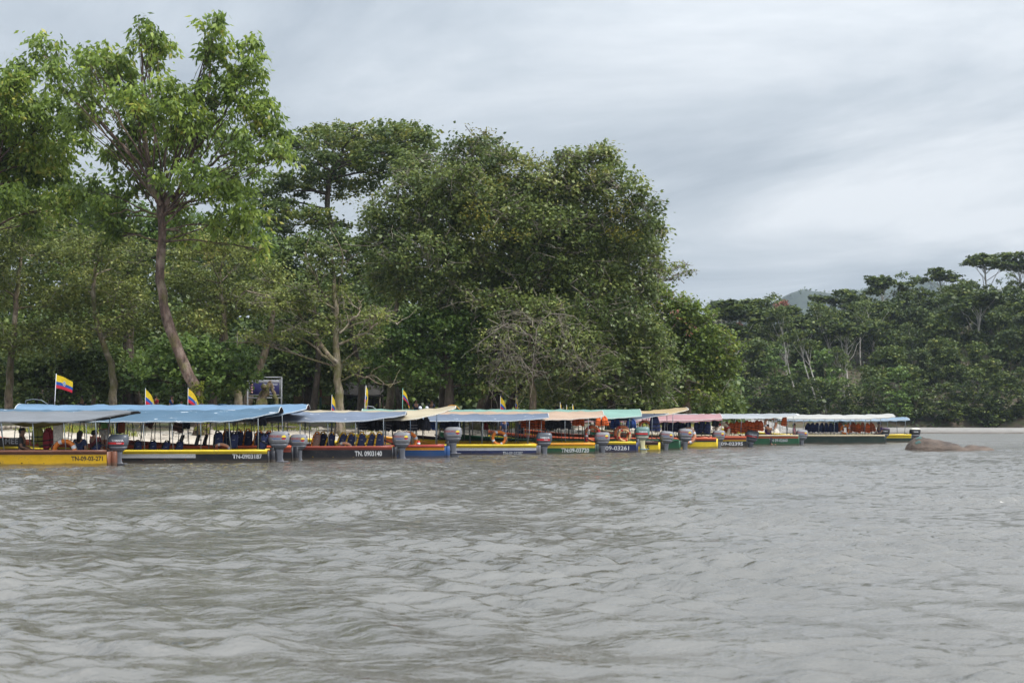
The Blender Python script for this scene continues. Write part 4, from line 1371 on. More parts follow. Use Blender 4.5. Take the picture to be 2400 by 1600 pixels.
    for x in pxs:
        j = int(np.argmin(abs(xs_ - x)))
        hp = MB()
        hp.tube(top[j] + np.array([0, 0, -0.03]), 0.016, 4)
        hp.build('hoop', pm, root)
        t = -x / L
        for s, k in ((-1, 0), (1, ny - 1)):
            po = MB()
            yb = s * (float(H.hb(t)) - 0.03)
            po.tube([(x + r.normal(0, 0.03), yb, float(H.zg(t)) - 0.05), (x, (yb + top[j, k, 1]) / 2, (float(H.zg(t)) + top[j, k, 2]) / 2), (x, top[j, k, 1] * 0.985, top[j, k, 2] - 0.02)], 0.019, 5)
            po.build('post', pm, root)
    if arch:
        ax, aw, ah, ac, lamps = arch
        am = MB()
        j = int(np.argmin(abs(xs_ - ax)))
        z0 = float(zcC[j]) - 0.05
        am.tube([(ax - aw, 0.0, z0), (ax - aw * 0.9, 0.0, z0 + ah * 0.8), (ax - aw * 0.3, 0.0, z0 + ah), (ax + aw * 0.4, 0.0, z0 + ah * 0.85), (ax + aw, 0.0, z0 + 0.02)], 0.015, 6)
        am.build('arch_rail', hullpaint(ac), root)
        for s in lamps:
            lb = MB()
            A = np.linspace(0, math.pi, 7)
            lb.loft([[(ax + s + 0.09 * math.sin(a) * math.cos(b_), 0.09 * math.sin(a) * math.sin(b_), z0 + ah + 0.08 - 0.11 * math.cos(a)) for b_ in np.linspace(0, 6.28, 10, endpoint=False)] for a in A[1:-1]])
            lb.build('lamp', hullpaint('white'), root)
    if number:
        s, npx, zt, size, c, wpx = number
        T0, TT = text_geo(s, size)
        T0[:, 0] *= wpx / F * (d - B / 2) / np.ptp(T0[:, 0])
        x0 = ((npx - 1200) / F * (d - B / 2) - Xs) / math.cos(HEAD)
        x = T0[:, 0] + x0
        z = T0[:, 2] + zt
        V = np.stack([x, -H.y(x, z) - 0.006, z], 1)
        nm = MB()
        nm.add(V, None, TT)
        nm.build('number', paint('letter_' + c, {'white': (0.74, 0.75, 0.78), 'black': (0.02, 0.018, 0.016), 'pale': (0.45, 0.48, 0.52)}[c], 0.5, 0.2), root)
    return root


def bx(key, px):
    """Local x of a pixel column on a boat's centre line."""
    _, H, Xs, d, _ = BOATS[key]
    return ((px - 1200) / F * d - Xs) / math.cos(HEAD)


CT = {
    'grey': dict(c='grey', rgb=(0.132, 0.142, 0.158), wear=0.12, urgb=(0.03, 0.028, 0.03), hem='dark', hemrgb=(0.05, 0.05, 0.055)),
    'blue': dict(c='blue', rgb=(0.048, 0.105, 0.165), wear=0.85, patch=(0.70, 0.72, 0.76), urgb=(0.03, 0.035, 0.045)),
    'blue2': dict(c='light_blue', rgb=(0.106, 0.190, 0.296), wear=0.25, u='brown', urgb=(0.16, 0.05, 0.03)),
    'slate': dict(c='slate', rgb=(0.106, 0.134, 0.190), wear=0.55, patch=(0.75, 0.76, 0.78), urgb=(0.035, 0.035, 0.045)),
    'cream': dict(c='cream', rgb=(0.349, 0.296, 0.201), wear=0.15, u='orange', urgb=(0.70, 0.32, 0.02), hem='white', hemrgb=(0.68, 0.68, 0.66)),
    'peach': dict(c='peach', rgb=(0.349, 0.248, 0.179), wear=0.15, u='rust', urgb=(0.30, 0.10, 0.03)),
    'mint': dict(c='mint', rgb=(0.153, 0.274, 0.232), wear=0.15, urgb=(0.06, 0.09, 0.09)),
    'dknavy': dict(c='dark_navy', rgb=(0.040, 0.050, 0.079), wear=0.15, urgb=(0.025, 0.03, 0.05)),
    'amber': dict(c='amber', rgb=(0.327, 0.238, 0.116), wear=0.15, u='orange', urgb=(0.70, 0.32, 0.02), hem='white', hemrgb=(0.68, 0.68, 0.66)),
    'pink': dict(c='pink', rgb=(0.317, 0.164, 0.174), wear=0.2, urgb=(0.20, 0.08, 0.08)),
    'ltgrey': dict(c='pale_grey', rgb=(0.264, 0.280, 0.296), wear=0.2, urgb=(0.10, 0.10, 0.12)),
    'white': dict(c='white', rgb=(0.349, 0.343, 0.317), wear=0.1, urgb=(0.12, 0.10, 0.09)),
    'sky': dict(c='pale_blue', rgb=(0.138, 0.211, 0.290), wear=0.2, u='tan', urgb=(0.25, 0.2, 0.15)),
}


def can(tone, length, over, ze, zc, **k):
    q = dict(CT[tone])
    q.update(len=length, over=over, ze=ze, zc=zc)
    q.update(k)
    return q


river_boat('b1', 'yellow boat with brown gunwale, grey canopy and number TN-09-03-271', 250, 49.25, 12.0, 1.70, 0.58, [(0.14, 'brown'), (9, 'yellow')], 'brown', 'dkbrown', can('grey', 10.0, 0.9, 1.70, 2.10, lift=0.36, posts=9), ('TN-09-03-271', 204, 0.285, 0.235, 'black', 72), board='brown')
river_boat('b2', 'black hulled boat with white stripe, yellow gunwale and worn blue canopy, TN-0903187', 626, 52.5, 12.5, 1.70, 0.50, [(0.13, 'yellow2'), (0.16, 'white'), (9, 'black')], 'yellow2', 'redbrown', can('blue', 11.0, 0.45, 1.68, 2.16, lift=0.38, tip=0.12, posts=10), ('TN-0903187', 578, 0.255, 0.25, 'white', 68), stripe_end=(1, 0.20), board='black')
river_boat('b2b', 'red boat behind the black one under a light blue canopy with an arched brown end', 682, 54.3, 12.5, 1.66, 0.62, [(0.12, 'orangered'), (0.12, 'redbrown'), (9, 'black')], 'orangered', 'orangered', can('blue2', 11.4, 0.62, 1.78, 2.38, lift=0.42, posts=10), None, board='black',
           seats=[(-4.72, -0.2, 0.42), (-4.05, -0.25, 0.42), (-3.82, 0.3, 0.42), (-3.2, 0.2, 0.42)], rise=0.4, arch=(-10.7, 0.48, 0.24, 'steel', ()))
river_boat('b3', 'dark boat with red-brown gunwale and slate blue canopy, number TN. 0903140', 917, 56.1, 13.0, 1.68, 0.56, [(0.13, 'redbrown'), (9, 'black')], 'redbrown', 'yellow2', can('slate', 11.5, 0.6, 1.66, 2.07, lift=0.30, posts=10), ('TN. 0903140', 862, 0.255, 0.30, 'white', 63))
river_boat('b4', 'blue boat with orange band and red rail under a cream canopy lined in orange', 1040, 57.9, 9.5, 1.66, 0.56, [(0.20, 'orange'), (9, 'blue')], 'red', 'grey', can('cream', 7.8, 0.5, 1.72, 2.14, lift=0.52, tip=0.20, posts=7), None, board='blue', post='postblue', rise=0.25)
river_boat('b5', 'navy boat with white stripe and yellow gunwale, slate canopy, number TN-09 03287', 1255, 62.0, 12.0, 1.68, 0.49, [(0.13, 'yellow2'), (0.13, 'white'), (9, 'navy')], 'yellow2', 'grey', can('slate', 6.4, 0.6, 1.64, 1.98, lift=0.16, posts=6, valance=0.03), ('TN-09 03287', 1200, 0.10, 0.19, 'pale', 47), board='grey')
river_boat('b6', 'green boat with yellow band and peach canopy, number TN:09-03720', 1392, 64.1, 11.0, 1.66, 0.50, [(0.05, 'grey'), (0.16, 'yellow2'), (9, 'green')], 'orange', 'dkbrown', can('peach', 9.0, 0.45, 1.70, 2.10, lift=0.16, posts=8), ('TN:09-03720', 1346, 0.165, 0.29, 'white', 66), board='dkgreen', bow_paint='orangered')
river_boat('b7', 'dark blue boat with yellow gunwale and mint green canopy, number 09-03261', 1488, 66.0, 14.4, 1.68, 0.53, [(0.12, 'yellow2'), (9, 'navy')], 'yellow2', 'grey', can('mint', 13.9, 0.30, 1.74, 2.21, lift=0.14, posts=11), ('09-03261', 1446, 0.22, 0.29, 'white', 56), post='postgreen', arch=(-13.5, 0.28, 0.16, 'ltgrey', ()))
river_boat('b8', 'short yellow hulled boat end with dark brown gunwale and dark navy canopy', 1540, 67.9, 13.4, 1.66, 0.50, [(0.16, 'dkbrown'), (9, 'yellow2')], 'dkbrown', 'turq', can('dknavy', 12.6, 0.55, 1.66, 1.98, lift=0.34, posts=9), ('S', 1517, 0.20, 0.30, 'black', 7), arch=(-12.3, 0.24, 0.22, 'turq', (-0.15, 0.2)))
river_boat('b9', 'green hulled boat squeezed behind the motors under an amber canopy', 1588, 70.4, 13.0, 1.66, 0.55, [(9, 'green')], 'green', 'yellow2', can('amber', 12.6, 0.55, 1.80, 2.16, lift=0.42, tip=0.18, posts=9), None, arch=(-12.2, 0.35, 0.3, 'orange', ()))
river_boat('b10', 'black and yellow boat with orange-red rail under a pink canopy with pale edge', 1676, 74.0, 13.0, 1.68, 0.58, [(0.12, 'orangered'), (0.10, 'black'), (9, 'yellow2')], 'orangered', 'redbrown', can('pink', 11.5, 0.35, 1.60, 1.95, lift=0.12, posts=9, hem='white', hemrgb=(0.6, 0.62, 0.64), valance=0.14), None)
river_boat('b11', 'black boat with thin yellow line and red-brown topside, number 09-02395', 1746, 76.0, 13.0, 1.68, 0.62, [(0.20, 'redbrown'), (0.04, 'yellow2'), (9, 'black')], 'orangered', 'redbrown', can('ltgrey', 9.0, 3.0, 1.72, 1.98, lift=0.20, posts=8), ('09-02395', 1714, 0.20, 0.28, 'white', 52))
river_boat('b12', 'green boat with bright red band, number TN 09-02660', 1868, 81.0, 13.0, 1.70, 0.62, [(0.18, 'orangered'), (9, 'green')], 'cream', 'dkbrown', can('ltgrey', 9.5, 0.1, 1.72, 1.96, lift=0.18, posts=8, c='chalk', rgb=(0.60, 0.60, 0.58)), ('TN 09-02660', 1822, 0.30, 0.26, 'pale', 44))
river_boat('b13', 'long dark green boat with cream rail and white canopy near the boulder', 2070, 84.6, 13.5, 1.70, 0.56, [(0.05, 'cream'), (9, 'dkgreen')], 'cream', 'dkbrown', can('white', 8.0, 0.7, 1.66, 1.92, lift=0.14, tip=0.06, posts=8, valance=0.10))
river_boat('b14', 'farthest boat of the row, yellow and green under a pale blue canopy', 2132, 89.0, 13.0, 1.66, 0.52, [(0.22, 'yellow2'), (9, 'dkgreen')], 'yellow2', 'dkbrown', can('sky', 10.0, -0.1, 1.52, 1.72, lift=0.05, posts=8, valance=0.10))

# ------------------------------------------------------------------ outboard motors
M_GREY = paint('motor_grey_cover', (0.205, 0.21, 0.235), 0.5, 0.15)
M_DARK = paint('motor_slate', (0.085, 0.10, 0.125), 0.35, 0.12)
M_LEG = paint('motor_leg_grey', (0.115, 0.122, 0.145), 0.42, 0.3)
M_BLK = paint('motor_black', (0.014, 0.015, 0.017), 0.35, 0.2)
M_GREEN = paint('motor_sea_green', (0.10, 0.19, 0.185), 0.4, 0.2)
M_CREAM = paint('motor_cream', (0.62, 0.58, 0.34), 0.45, 0.4)
M_SKYBLUE = paint('motor_skyblue', (0.03, 0.20, 0.40), 0.45, 0.3)
D_RED = paint('decal_red', (0.55, 0.02, 0.025), 0.4, 0.1)
D_FADED = paint('decal_faded_red', (0.34, 0.075, 0.08), 0.5, 0.4, (0.2, 0.2, 0.22))
D_BLUE = paint('decal_blue', (0.07, 0.13, 0.34), 0.5, 0.4, (0.2, 0.2, 0.22))
D_YEL = paint('decal_yellow', (0.80, 0.62, 0.04), 0.4, 0.1)
D_WHT = paint('decal_white', (0.75, 0.76, 0.80), 0.4, 0.1)
D_NAVY = paint('decal_navy', (0.01, 0.02, 0.08), 0.4, 0.1)


def sring(cx, cy, lx, ly, z, k=20, n=3.4, tilt=0.0):
    a = np.linspace(0, 2 * math.pi, k, endpoint=False)
    c, s = np.cos(a), np.sin(a)
    return np.stack([cx + lx * np.sign(c) * abs(c) ** (2 / n), cy + ly * np.sign(s) * abs(s) ** (2 / n), np.full(k, z) + tilt * lx * np.sign(c) * abs(c) ** (2 / n)], 1)


COWL = [(0.705, 0.33, 0.36, 0.20), (0.78, 0.33, 0.40, 0.235), (0.93, 0.33, 0.42, 0.245), (1.06, 0.345, 0.405, 0.235), (1.14, 0.36, 0.365, 0.205), (1.185, 0.37, 0.30, 0.16), (1.203, 0.37, 0.18, 0.09)]


def cowl_y(x, z):
    q = np.array(COWL)
    cx, lx, ly = (np.interp(z, q[:, 0], q[:, i]) for i in (1, 2, 3))
    f = np.clip(1 - np.abs((x - cx) / lx) ** 3.4, 0, 1) ** (1 / 3.4)
    return ly * f


def decal(V, T, x0, z0, mat, name, root, q=None):
    x, z = V[:, 0] + x0, V[:, 2] + z0
    m = MB()
    m.add(np.stack([x, -cowl_y(x, z) - 0.006, z], 1), q, T)
    return m.build(name, mat, root)


def band_geo(x0, x1, z0, z1, slope=0.0, n=10):
    xs_ = np.linspace(x0, x1, n)
    G = np.array([[(x, 0, z + slope * (x - x0)) for x in xs_] for z in (z0, z1)])
    i = np.arange(n - 1)
    return G.reshape(-1, 3), np.stack([i, i + 1, n + i + 1, n + i], 1)


def disc_geo(r, k=20, a0=0.0, a1=2 * math.pi):
    a = np.linspace(a0, a1, k)
    V = np.vstack([[(0, 0, 0)], np.stack([r * np.cos(a), 0 * a, r * np.sin(a)], 1)])
    i = np.arange(1, k)
    return V, np.stack([np.zeros(k - 1, int), i, i + 1], 1)


def make_motor(style, label):
    root = thing('outboard_motor', label, 'outboard motor', (0, 0, 0), 0, 'outboard motors on the boat sterns')
    cm, leg = {'cover': (M_GREY, M_LEG), 'dark': (M_DARK, M_LEG), 'green': (M_GREEN, M_CREAM), 'black': (M_BLK, M_BLK), 'capped': (M_BLK, M_BLK)}[style]
    m = MB()
    m.loft([sring(c, 0, lx, ly, z) for z, c, lx, ly in COWL])
    m.build('cowling', cm, root, smooth=True)
    m = MB()
    m.loft([sring(0.33, 0, 0.20, 0.11, 0.50), sring(0.33, 0, 0.28, 0.16, 0.56), sring(0.33, 0, 0.355, 0.20, 0.64), sring(0.33, 0, 0.372, 0.212, 0.70)])
    m.build('lower_cowling', M_LEG if style != 'green' else paint('motor_beige', (0.35, 0.36, 0.30), 0.45, 0.3), root, smooth=True)
    m = MB()
    m.loft([sring(0.34, 0, 0.19, 0.10, 0.52, 16, 3), sring(0.35, 0, 0.15, 0.075, 0.38, 16, 3), sring(0.36, 0, 0.13, 0.06, 0.15, 16, 2.6), sring(0.375, 0, 0.14, 0.055, 0.05, 16, 2.4), sring(0.40, 0, 0.18, 0.055, -0.02, 16, 2.4), sring(0.42, 0, 0.2, 0.05, -0.08, 16, 2.4), sring(0.42, 0, 0.15, 0.05, -0.35, 16, 2.4)])
    m.build('leg', leg, root, smooth=True)
    m = MB()
    m.loft([sring(0.45, 0, 0.27, 0.11, -0.015, 16, 2.4), sring(0.45, 0, 0.28, 0.115, 0.0, 16, 2.4), sring(0.44, 0, 0.26, 0.10, 0.012, 16, 2.4)])
    m.build('cavitation_plate', leg if style != 'green' else M_SKYBLUE, root)
    m = MB()
    m.bevel_box((0.10, -0.13, 0.36), (0.12, 0.045, 0.40), 0.012)
    m.bevel_box((0.10, 0.13, 0.36), (0.12, 0.045, 0.40), 0.012)
    m.bevel_box((0.07, 0, 0.50), (0.17, 0.30, 0.10), 0.02)
    m.tube([(0.15, -0.02, 0.55), (0.16, -0.02, 0.2)], 0.045, 8)
    m.tube([(0.18, -0.12, 0.5), (0.2, -0.11, 0.14), (0.26, -0.08, 0.1)], 0.014, 5)
    m.build('bracket', M_BLK if style != 'green' else M_LEG, root)
    m = MB()
    m.tube([(0.0, 0, 0.66), (-0.18, 0, 0.72), (-0.5, 0, 0.86)], [0.035, 0.028, 0.03], 7)
    m.build('tiller', M_BLK, root, smooth=True)
    if style in ('dark', 'green'):
        V, q = band_geo(-0.04, 0.62, 0.80, 0.885, -0.02)
        decal(V, None, 0, 0, D_RED, 'red_band', root, q)
        V, T = text_geo('YAMAHA', 0.115)
        decal(V, T, 0.36, 0.945, D_WHT, 'brand_lettering', root)
        if style == 'dark':
            V, T = text_geo('Enduro', 0.07)
            decal(V, T, 0.42, 0.842, D_WHT, 'model_lettering', root)
        m = MB()
        m.bevel_box((0.66, -0.12, 1.07), (0.12, 0.08, 0.07), 0.02)
        m.build('air_intake', M_BLK, root)
    elif style == 'cover':
        V, T = text_geo('ENDURO', 0.125)
        decal(V, T, 0.20, 1.005, D_FADED, 'model_lettering', root)
        V, T = text_geo('YAMAHA', 0.085)
        decal(V, T, 0.25, 0.905, D_BLUE, 'brand_lettering', root)
        rd = MB()
        for mat_i, a0, a1, rr_ in ((0, 0, math.pi, 0.088), (1, math.pi, 2 * math.pi, 0.088)):
            V, T = disc_geo(rr_, 14, a0, a1)
            x, z = V[:, 0] + 0.55, V[:, 2] + 0.965
            rd.add(np.stack([x, -cowl_y(x, z) - 0.006, z], 1), None, T, mat_i)
        for mat_i, zz, hh, ww in ((2, -0.010, 0.026, 0.084),):
            V, q = band_geo(0.55 - ww, 0.55 + ww, 0.965 + zz - hh, 0.965 + zz)
            rd.add(np.stack([V[:, 0], -cowl_y(V[:, 0], V[:, 2]) - 0.009, V[:, 2]], 1), q, None, mat_i)
        rd.build('emblem', [D_YEL, D_RED, D_NAVY], root)
        m = MB()
        m.bevel_box((0.71, -0.1, 1.09), (0.10, 0.09, 0.06), 0.02)
        m.build('air_intake', M_BLK, root)
        f = MB()
        for zz, a in ((0.80, 0.05), (0.86, -0.04)):
            xs_ = np.linspace(0.02, 0.66, 9)
            z_ = zz + a * np.sin((xs_ - 0.02) * 4.8)
            f.tube(np.stack([xs_, -cowl_y(xs_, z_) - 0.002, z_], 1), 0.012, 5)
        f.build('cover_fold', M_GREY, root, smooth=True)
    else:
        V, T = text_geo('YAMAHA', 0.09)
        decal(V, T, 0.33, 0.93, D_WHT, 'brand_lettering', root)
        m = MB()
        m.loft([sring(0.355, 0, 0.385, 0.222, 1.10), sring(0.36, 0, 0.37, 0.21, 1.15), sring(0.37, 0, 0.30, 0.165, 1.195), sring(0.37, 0, 0.15, 0.09, 1.215)])
        m.build('top_cap', paint('motor_white_top', (0.70, 0.68, 0.58), 0.45, 0.3) if style == 'capped' else paint('motor_purple_wrap', (0.07, 0.035, 0.10), 0.6, 0.3), root, smooth=True)
    return root


MP = {}
for px, d, st, top, sc, tilt, lab in (
        (281, 49.25, 'dark', 1017, 0.98, 0, 'dark motor with red band on the yellow boat TN-09-03-271'),
        (657, 52.5, 'cover', 1010, 1.08, 0, 'grey covered motor on the black and yellow boat TN-0903187'),
        (702, 54.3, 'cover', 1017, 0.98, 0, 'grey covered motor close behind another, on the red boat'),
        (943, 56.1, 'cover', 1012, 1.02, 0, 'grey covered motor on the boat TN. 0903140 beside an orange ring'),
        (1063, 57.9, 'cover', 1000, 1.04, 0, 'grey covered motor standing highest, on the blue boat with orange band'),
        (1276, 62.0, 'dark', 1013, 1.0, 0, 'dark motor with red band at the left end of the green boat TN:09-03720'),
        (1412, 64.1, 'cover', 1012, 0.98, 0, 'silvery covered motor between the numbers 03720 and 03261'),
        (1505, 66.2, 'green', 1000, 1.0, 0, 'sea green motor with red band and worn cream leg'),
        (1559, 67.9, 'cover', 1008, 0.96, 0.10, 'tilted grey covered motor right of the yellow hull with letter S'),
        (1604, 70.4, 'cover', 1003, 1.04, 0.06, 'grey covered motor on the small green hull before a pink ring'),
        (1684, 74.0, 'cover', 1008, 0.94, 0, 'small grey covered motor under the beige ring'),
        (1757, 76.0, 'dark', 1006, 1.02, 0.14, 'leaning dark motor with red band right of the number 02395'),
        (1877, 81.0, 'cover', 1006, 0.95, 0.05, 'grey covered motor behind the green boat TN 09-02660'),
        (2071, 84.6, 'black', 1002, 0.85, 0.04, 'black motor with purple top on the long dark green boat'),
        (2143, 89.0, 'capped', 1003, 0.95, 0, 'black motor with white top at the far end of the row')):
    sc *= 0.95
    z_top = 2 - (top - 968) * d / F
    loc = ((px - 1200) / F * d - 0.36 * sc, d, z_top - 1.203 * sc)
    if st not in MP:
        MP[st] = make_motor(st, lab)
        o = MP[st]
        o.location, o.rotation_euler, o.scale = loc, (0, tilt, HEAD), (sc,) * 3
    else:
        dup(MP[st], loc, (0, tilt, HEAD), lab, None, sc)
# ------------------------------------------------------------------ life rings
RING_M = {k: paint('ring_' + k, c, 0.5, 0.35, (0.30, 0.17, 0.10)) for k, c in {'orange': (0.80, 0.22, 0.02), 'faded': (0.66, 0.30, 0.17), 'tan': (0.62, 0.38, 0.18), 'beige': (0.66, 0.55, 0.40), 'coral': (0.70, 0.20, 0.07)}.items()}
BAND_M = {'white': D_WHT, 'red': D_RED}


def life_ring(px, py, d, R, c, label, rot=(0, 0, 0), band='white'):
    p = P(px, py, d)
    root = thing('life_ring', label, 'life ring', tuple(p), 0, 'life rings hung on the boats')
    root.rotation_euler = rot
    m = MB()
    r = R * 0.19
    m.torus((0, 0, 0), R - r, r, 'y', 30, 10)
    m.build('ring', RING_M[c], root, smooth=True)
    for a in (0.25, 0.25 + math.pi / 2, 0.25 + math.pi, 0.25 + 1.5 * math.pi):
        b_ = MB()
        b_.torus((0, 0, 0), R - r, r * 1.05, 'y', 5, 10, a, a + 0.32)
        b_.build('band', BAND_M[band], root, smooth=True)
    rp = MB()
    A = np.linspace(0, 2 * math.pi, 41)
    q = (R + 0.012) + 0.03 * np.abs(np.sin(2 * (A - 0.4)))
    rp.tube(np.stack([q * np.cos(A), 0 * A - 0.01, q * np.sin(A)], 1), 0.008, 4, cap=False)
    rp.build('rope', fabric('grab_rope', (0.4, 0.38, 0.33)), root)
    return root


life_ring(151, 1057, 48.8, 0.47, 'orange', 'orange ring half hidden inside the yellow boat below the towel')
life_ring(522, 1051, 52.2, 0.33, 'faded', 'faded orange ring lying on the yellow gunwale of TN-0903187', (0.85, 0.1, 0))
life_ring(808, 1047, 55.6, 0.33, 'faded', 'faded orange ring lying on the red-brown gunwale of TN. 0903140', (0.9, 0.05, 0))
life_ring(958, 1034, 57.4, 0.45, 'orange', 'bright orange ring standing behind the motor of TN. 0903140', (0, 0, 0.5))
life_ring(1170, 1026, 61.3, 0.37, 'orange', 'orange ring with white bands standing over the navy hull TN-09 03287')
life_ring(1388, 1016, 65.1, 0.43, 'coral', 'coral ring behind the silvery motor between 03720 and 03261', band='red')
life_ring(1458, 1016, 65.8, 0.43, 'coral', 'larger coral ring of two nested rings on the boat 03261', band='red')
life_ring(1463, 1020, 65.4, 0.34, 'tan', 'smaller tan ring of two nested rings on the boat 03261', band='red')
life_ring(1512, 1000, 67.4, 0.36, 'coral', 'coral ring hanging above the sea green motor', band='red')
life_ring(1612, 1021, 73.2, 0.48, 'faded', 'pinkish ring behind the motor of the small green hull')
life_ring(1693, 1008, 75.4, 0.46, 'beige', 'beige ring hanging high above the small grey motor', band='red')
life_ring(1806, 992, 80.3, 0.43, 'faded', 'pinkish ring hanging at the end of the row of orange vests')
life_ring(1981, 1006, 84.2, 0.33, 'orange', 'bright orange ring among the vests of the long dark green boat')

# ------------------------------------------------------------------ life vests
VEST = {'navy': (0.022, 0.034, 0.115), 'dark': (0.012, 0.014, 0.030), 'orange': (0.72, 0.13, 0.02), 'rust': (0.42, 0.10, 0.035), 'brown': (0.33, 0.19, 0.15), 'olive': (0.23, 0.23, 0.03), 'red': (0.22, 0.010, 0.018), 'blue': (0.03, 0.085, 0.34)}
VM = {k: fabric('vest_' + k, c, 0.8, 12) for k, c in VEST.items()}
STR = {'black': fabric('strap_black', (0.012, 0.012, 0.014)), 'yellow': fabric('strap_yellow', (0.80, 0.46, 0.015)), 'orange': fabric('strap_orange', (0.80, 0.25, 0.01)), 'grey': fabric('strap_grey', (0.3, 0.3, 0.32))}


def slab(m, c, w, h, th, tilt=0.0, mat=0, lean=0.0):
    """Soft padded panel standing in the x-z plane."""
    rings = []
    for f, a in ((0, 0.72), (0.08, 0.93), (0.3, 1.0), (0.65, 0.96), (0.9, 0.82), (1, 0.6)):
        z = f * h
        t_ = th * (0.6 + 0.4 * math.sin(math.pi * min(1, f * 0.9 + 0.1)))
        rings.append(sring(c[0] + lean * z, c[1] + tilt * z, w / 2 * a, t_ / 2, c[2] + z, 12, 3.0))
    m.loft(rings, mat)


def make_hanging_vest(k, strap='black'):
    root = thing('life_vest', 'vest', 'life vest', (0, 0, 0), 0, 'life vests on the boats')
    m = MB()
    slab(m, (-0.11, -0.03, -0.30), 0.22, 0.50, 0.11, 0.02, 0, 0.12)
    m.build('front_panel', VM[k], root, smooth=True)
    m = MB()
    slab(m, (0.10, 0.04, -0.33), 0.24, 0.54, 0.12, -0.02, 0, -0.08)
    m.build('back_panel', VM[k], root, smooth=True)
    m = MB()
    for z in (-0.18, -0.05):
        m.tube([(-0.23, -0.09, z), (0.0, -0.10, z - 0.01), (0.2, -0.03, z)], 0.014, 4)
    m.tube([(-0.12, -0.08, -0.28), (-0.13, -0.07, -0.42), (-0.10, -0.08, -0.50)], 0.011, 4)
    m.tube([(0.0, 0, 0.18), (0.02, 0, 0.34)], 0.012, 4)
    m.build('strap', STR[strap], root)
    m = MB()
    m.tube([(-0.08, 0, 0.16), (-0.04, 0.0, 0.26), (0.04, 0, 0.26), (0.08, 0, 0.16)], 0.05, 7)
    m.build('collar', VM[k], root, smooth=True)
    return root


def make_seat_vest(k, strap):
    """Vest pulled over a seat back: padded face, bright shoulder strap down one edge, collar on top."""
    root = thing('life_vest', 'vest', 'life vest', (0, 0, 0), 0, 'life vests on the boats')
    m = MB()
    slab(m, (0.03, 0, 0), 0.36, 0.60, 0.20, 0.0, 0, 0.16)
    m.build('panel', VM[k], root, smooth=True)
    m = MB()
    slab(m, (-0.15, -0.04, 0.02), 0.085, 0.54, 0.19, 0.0, 0, 0.22)
    m.build('strap', STR[strap], root, smooth=True)
    m = MB()
    m.tube([(0.0, -0.06, 0.56), (0.05, -0.08, 0.66), (0.16, -0.08, 0.66), (0.20, -0.06, 0.55)], 0.032, 7)
    m.build('collar', STR[strap], root, smooth=True)
    m = MB()
    m.box((0.10, -0.098, 0.34), (0.10, 0.012, 0.03))
    m.build('badge', STR['grey'], root)
    m = MB()
    for z in (0.16, 0.42):
        m.box((-0.13 + 0.22 * z, -0.132, z), (0.10, 0.02, 0.03))
    m.build('buckle', STR['black'], root)
    return root


VP = {}
rv = np.random.default_rng(15)


def vest(kind_, k, px, py, d, label, strap='black', sc=1.0, rot=None):
    key = (kind_, k, strap)
    p = tuple(P(px, py, d))
    rot = rot if rot is not None else (rv.normal(0, 0.08), rv.normal(0, 0.12), rv.uniform(-0.5, 0.5) if kind_ == 'hang' else rv.normal(0.0, 0.12))
    if key not in VP:
        VP[key] = (make_hanging_vest if kind_ == 'hang' else make_seat_vest)(k, strap)
        o = VP[key]
        o.location, o.rotation_euler, o.scale = p, rot, (sc,) * 3
        o['label'] = label
        return o
    return dup(VP[key], p, rot, label, None, sc)


for i, px in enumerate((755, 770, 796, 817, 842, 864, 886)):
    vest('seat', 'navy', px, 1048, 55.9 + (0.5 if i == 0 else 0) + 0.1 * (i % 2), f'{ORD[i]} navy vest with yellow edge from the left in the row over TN. 0903140', 'yellow', 1.0)
vest('seat', 'brown', 737, 1046, 55.6, 'brown and navy vest slumped just right of the two close grey motors', 'orange', 0.95)
for i, (px, py, d) in enumerate(((530, 1044, 54.2), (556, 1045, 54.4), (579, 1044, 54.6), (602, 1046, 54.1), (622, 1046, 54.5))):
    vest('seat', 'navy', px, py, d, f'{ORD[i]} navy vest with orange collar from the left before the motor of TN-0903187', 'orange', 1.05)
for i, (px, py, d) in enumerate(((511, 1048, 52.6), (543, 1050, 52.6), (612, 1052, 52.6))):
    vest('seat', 'navy', px, py, d, ['plain navy vest just above the faded ring of TN-0903187', 'plain navy vest right of the faded ring of TN-0903187', 'plain navy vest next to the post before the motor of TN-0903187'][i], 'black', 1.0)
for i, px in enumerate((322, 357, 383, 417)):
    vest('seat', 'navy', px, 1062, 52.4, f'{ORD[i]} navy vest from the left low over the white stripe of TN-0903187', 'black', 0.82)
vest('hang', 'brown', 353, 988, 54.2, 'brown striped vest hanging under the blue canopy, the left one', sc=0.8, rot=(0, 0.5, 0))
vest('hang', 'brown', 420, 992, 54.1, 'larger brown striped vest hanging under the blue canopy, the middle one', sc=1.15, rot=(0, 0.2, 0.3))
vest('hang', 'dark', 437, 990, 54.0, 'dark vest hanging beside the brown striped ones', sc=0.8)
vest('hang', 'dark', 615, 984, 52.9, 'dark folded vest tied to the stern post of TN-0903187', sc=0.75)
vest('hang', 'olive', 88, 1018, 49.2, 'olive yellow vest hanging beside the seated man', sc=1.25)
vest('hang', 'olive', 104, 1030, 49.5, 'second olive vest, hanging lower between the first and the red one', sc=1.0)
vest('hang', 'red', 116, 1026, 49.1, 'dark red vest hanging left of the towel', sc=1.35)
vest('seat', 'navy', 216, 1060, 49.4, 'navy vest lying inside the yellow boat below the seated passengers', 'black', 0.75, (0, 0.5, 0))
for i, px in enumerate((848, 862, 877, 893, 908, 921, 936, 952, 968, 984, 999)):
    vest('hang', 'dark', px, 991 + (i % 3), 57.7 + 0.25 * (i % 2), f'{ORD[i]} dark navy vest from the left in the row under the cream canopy', 'grey' if i % 4 == 0 else 'black', 1.0)
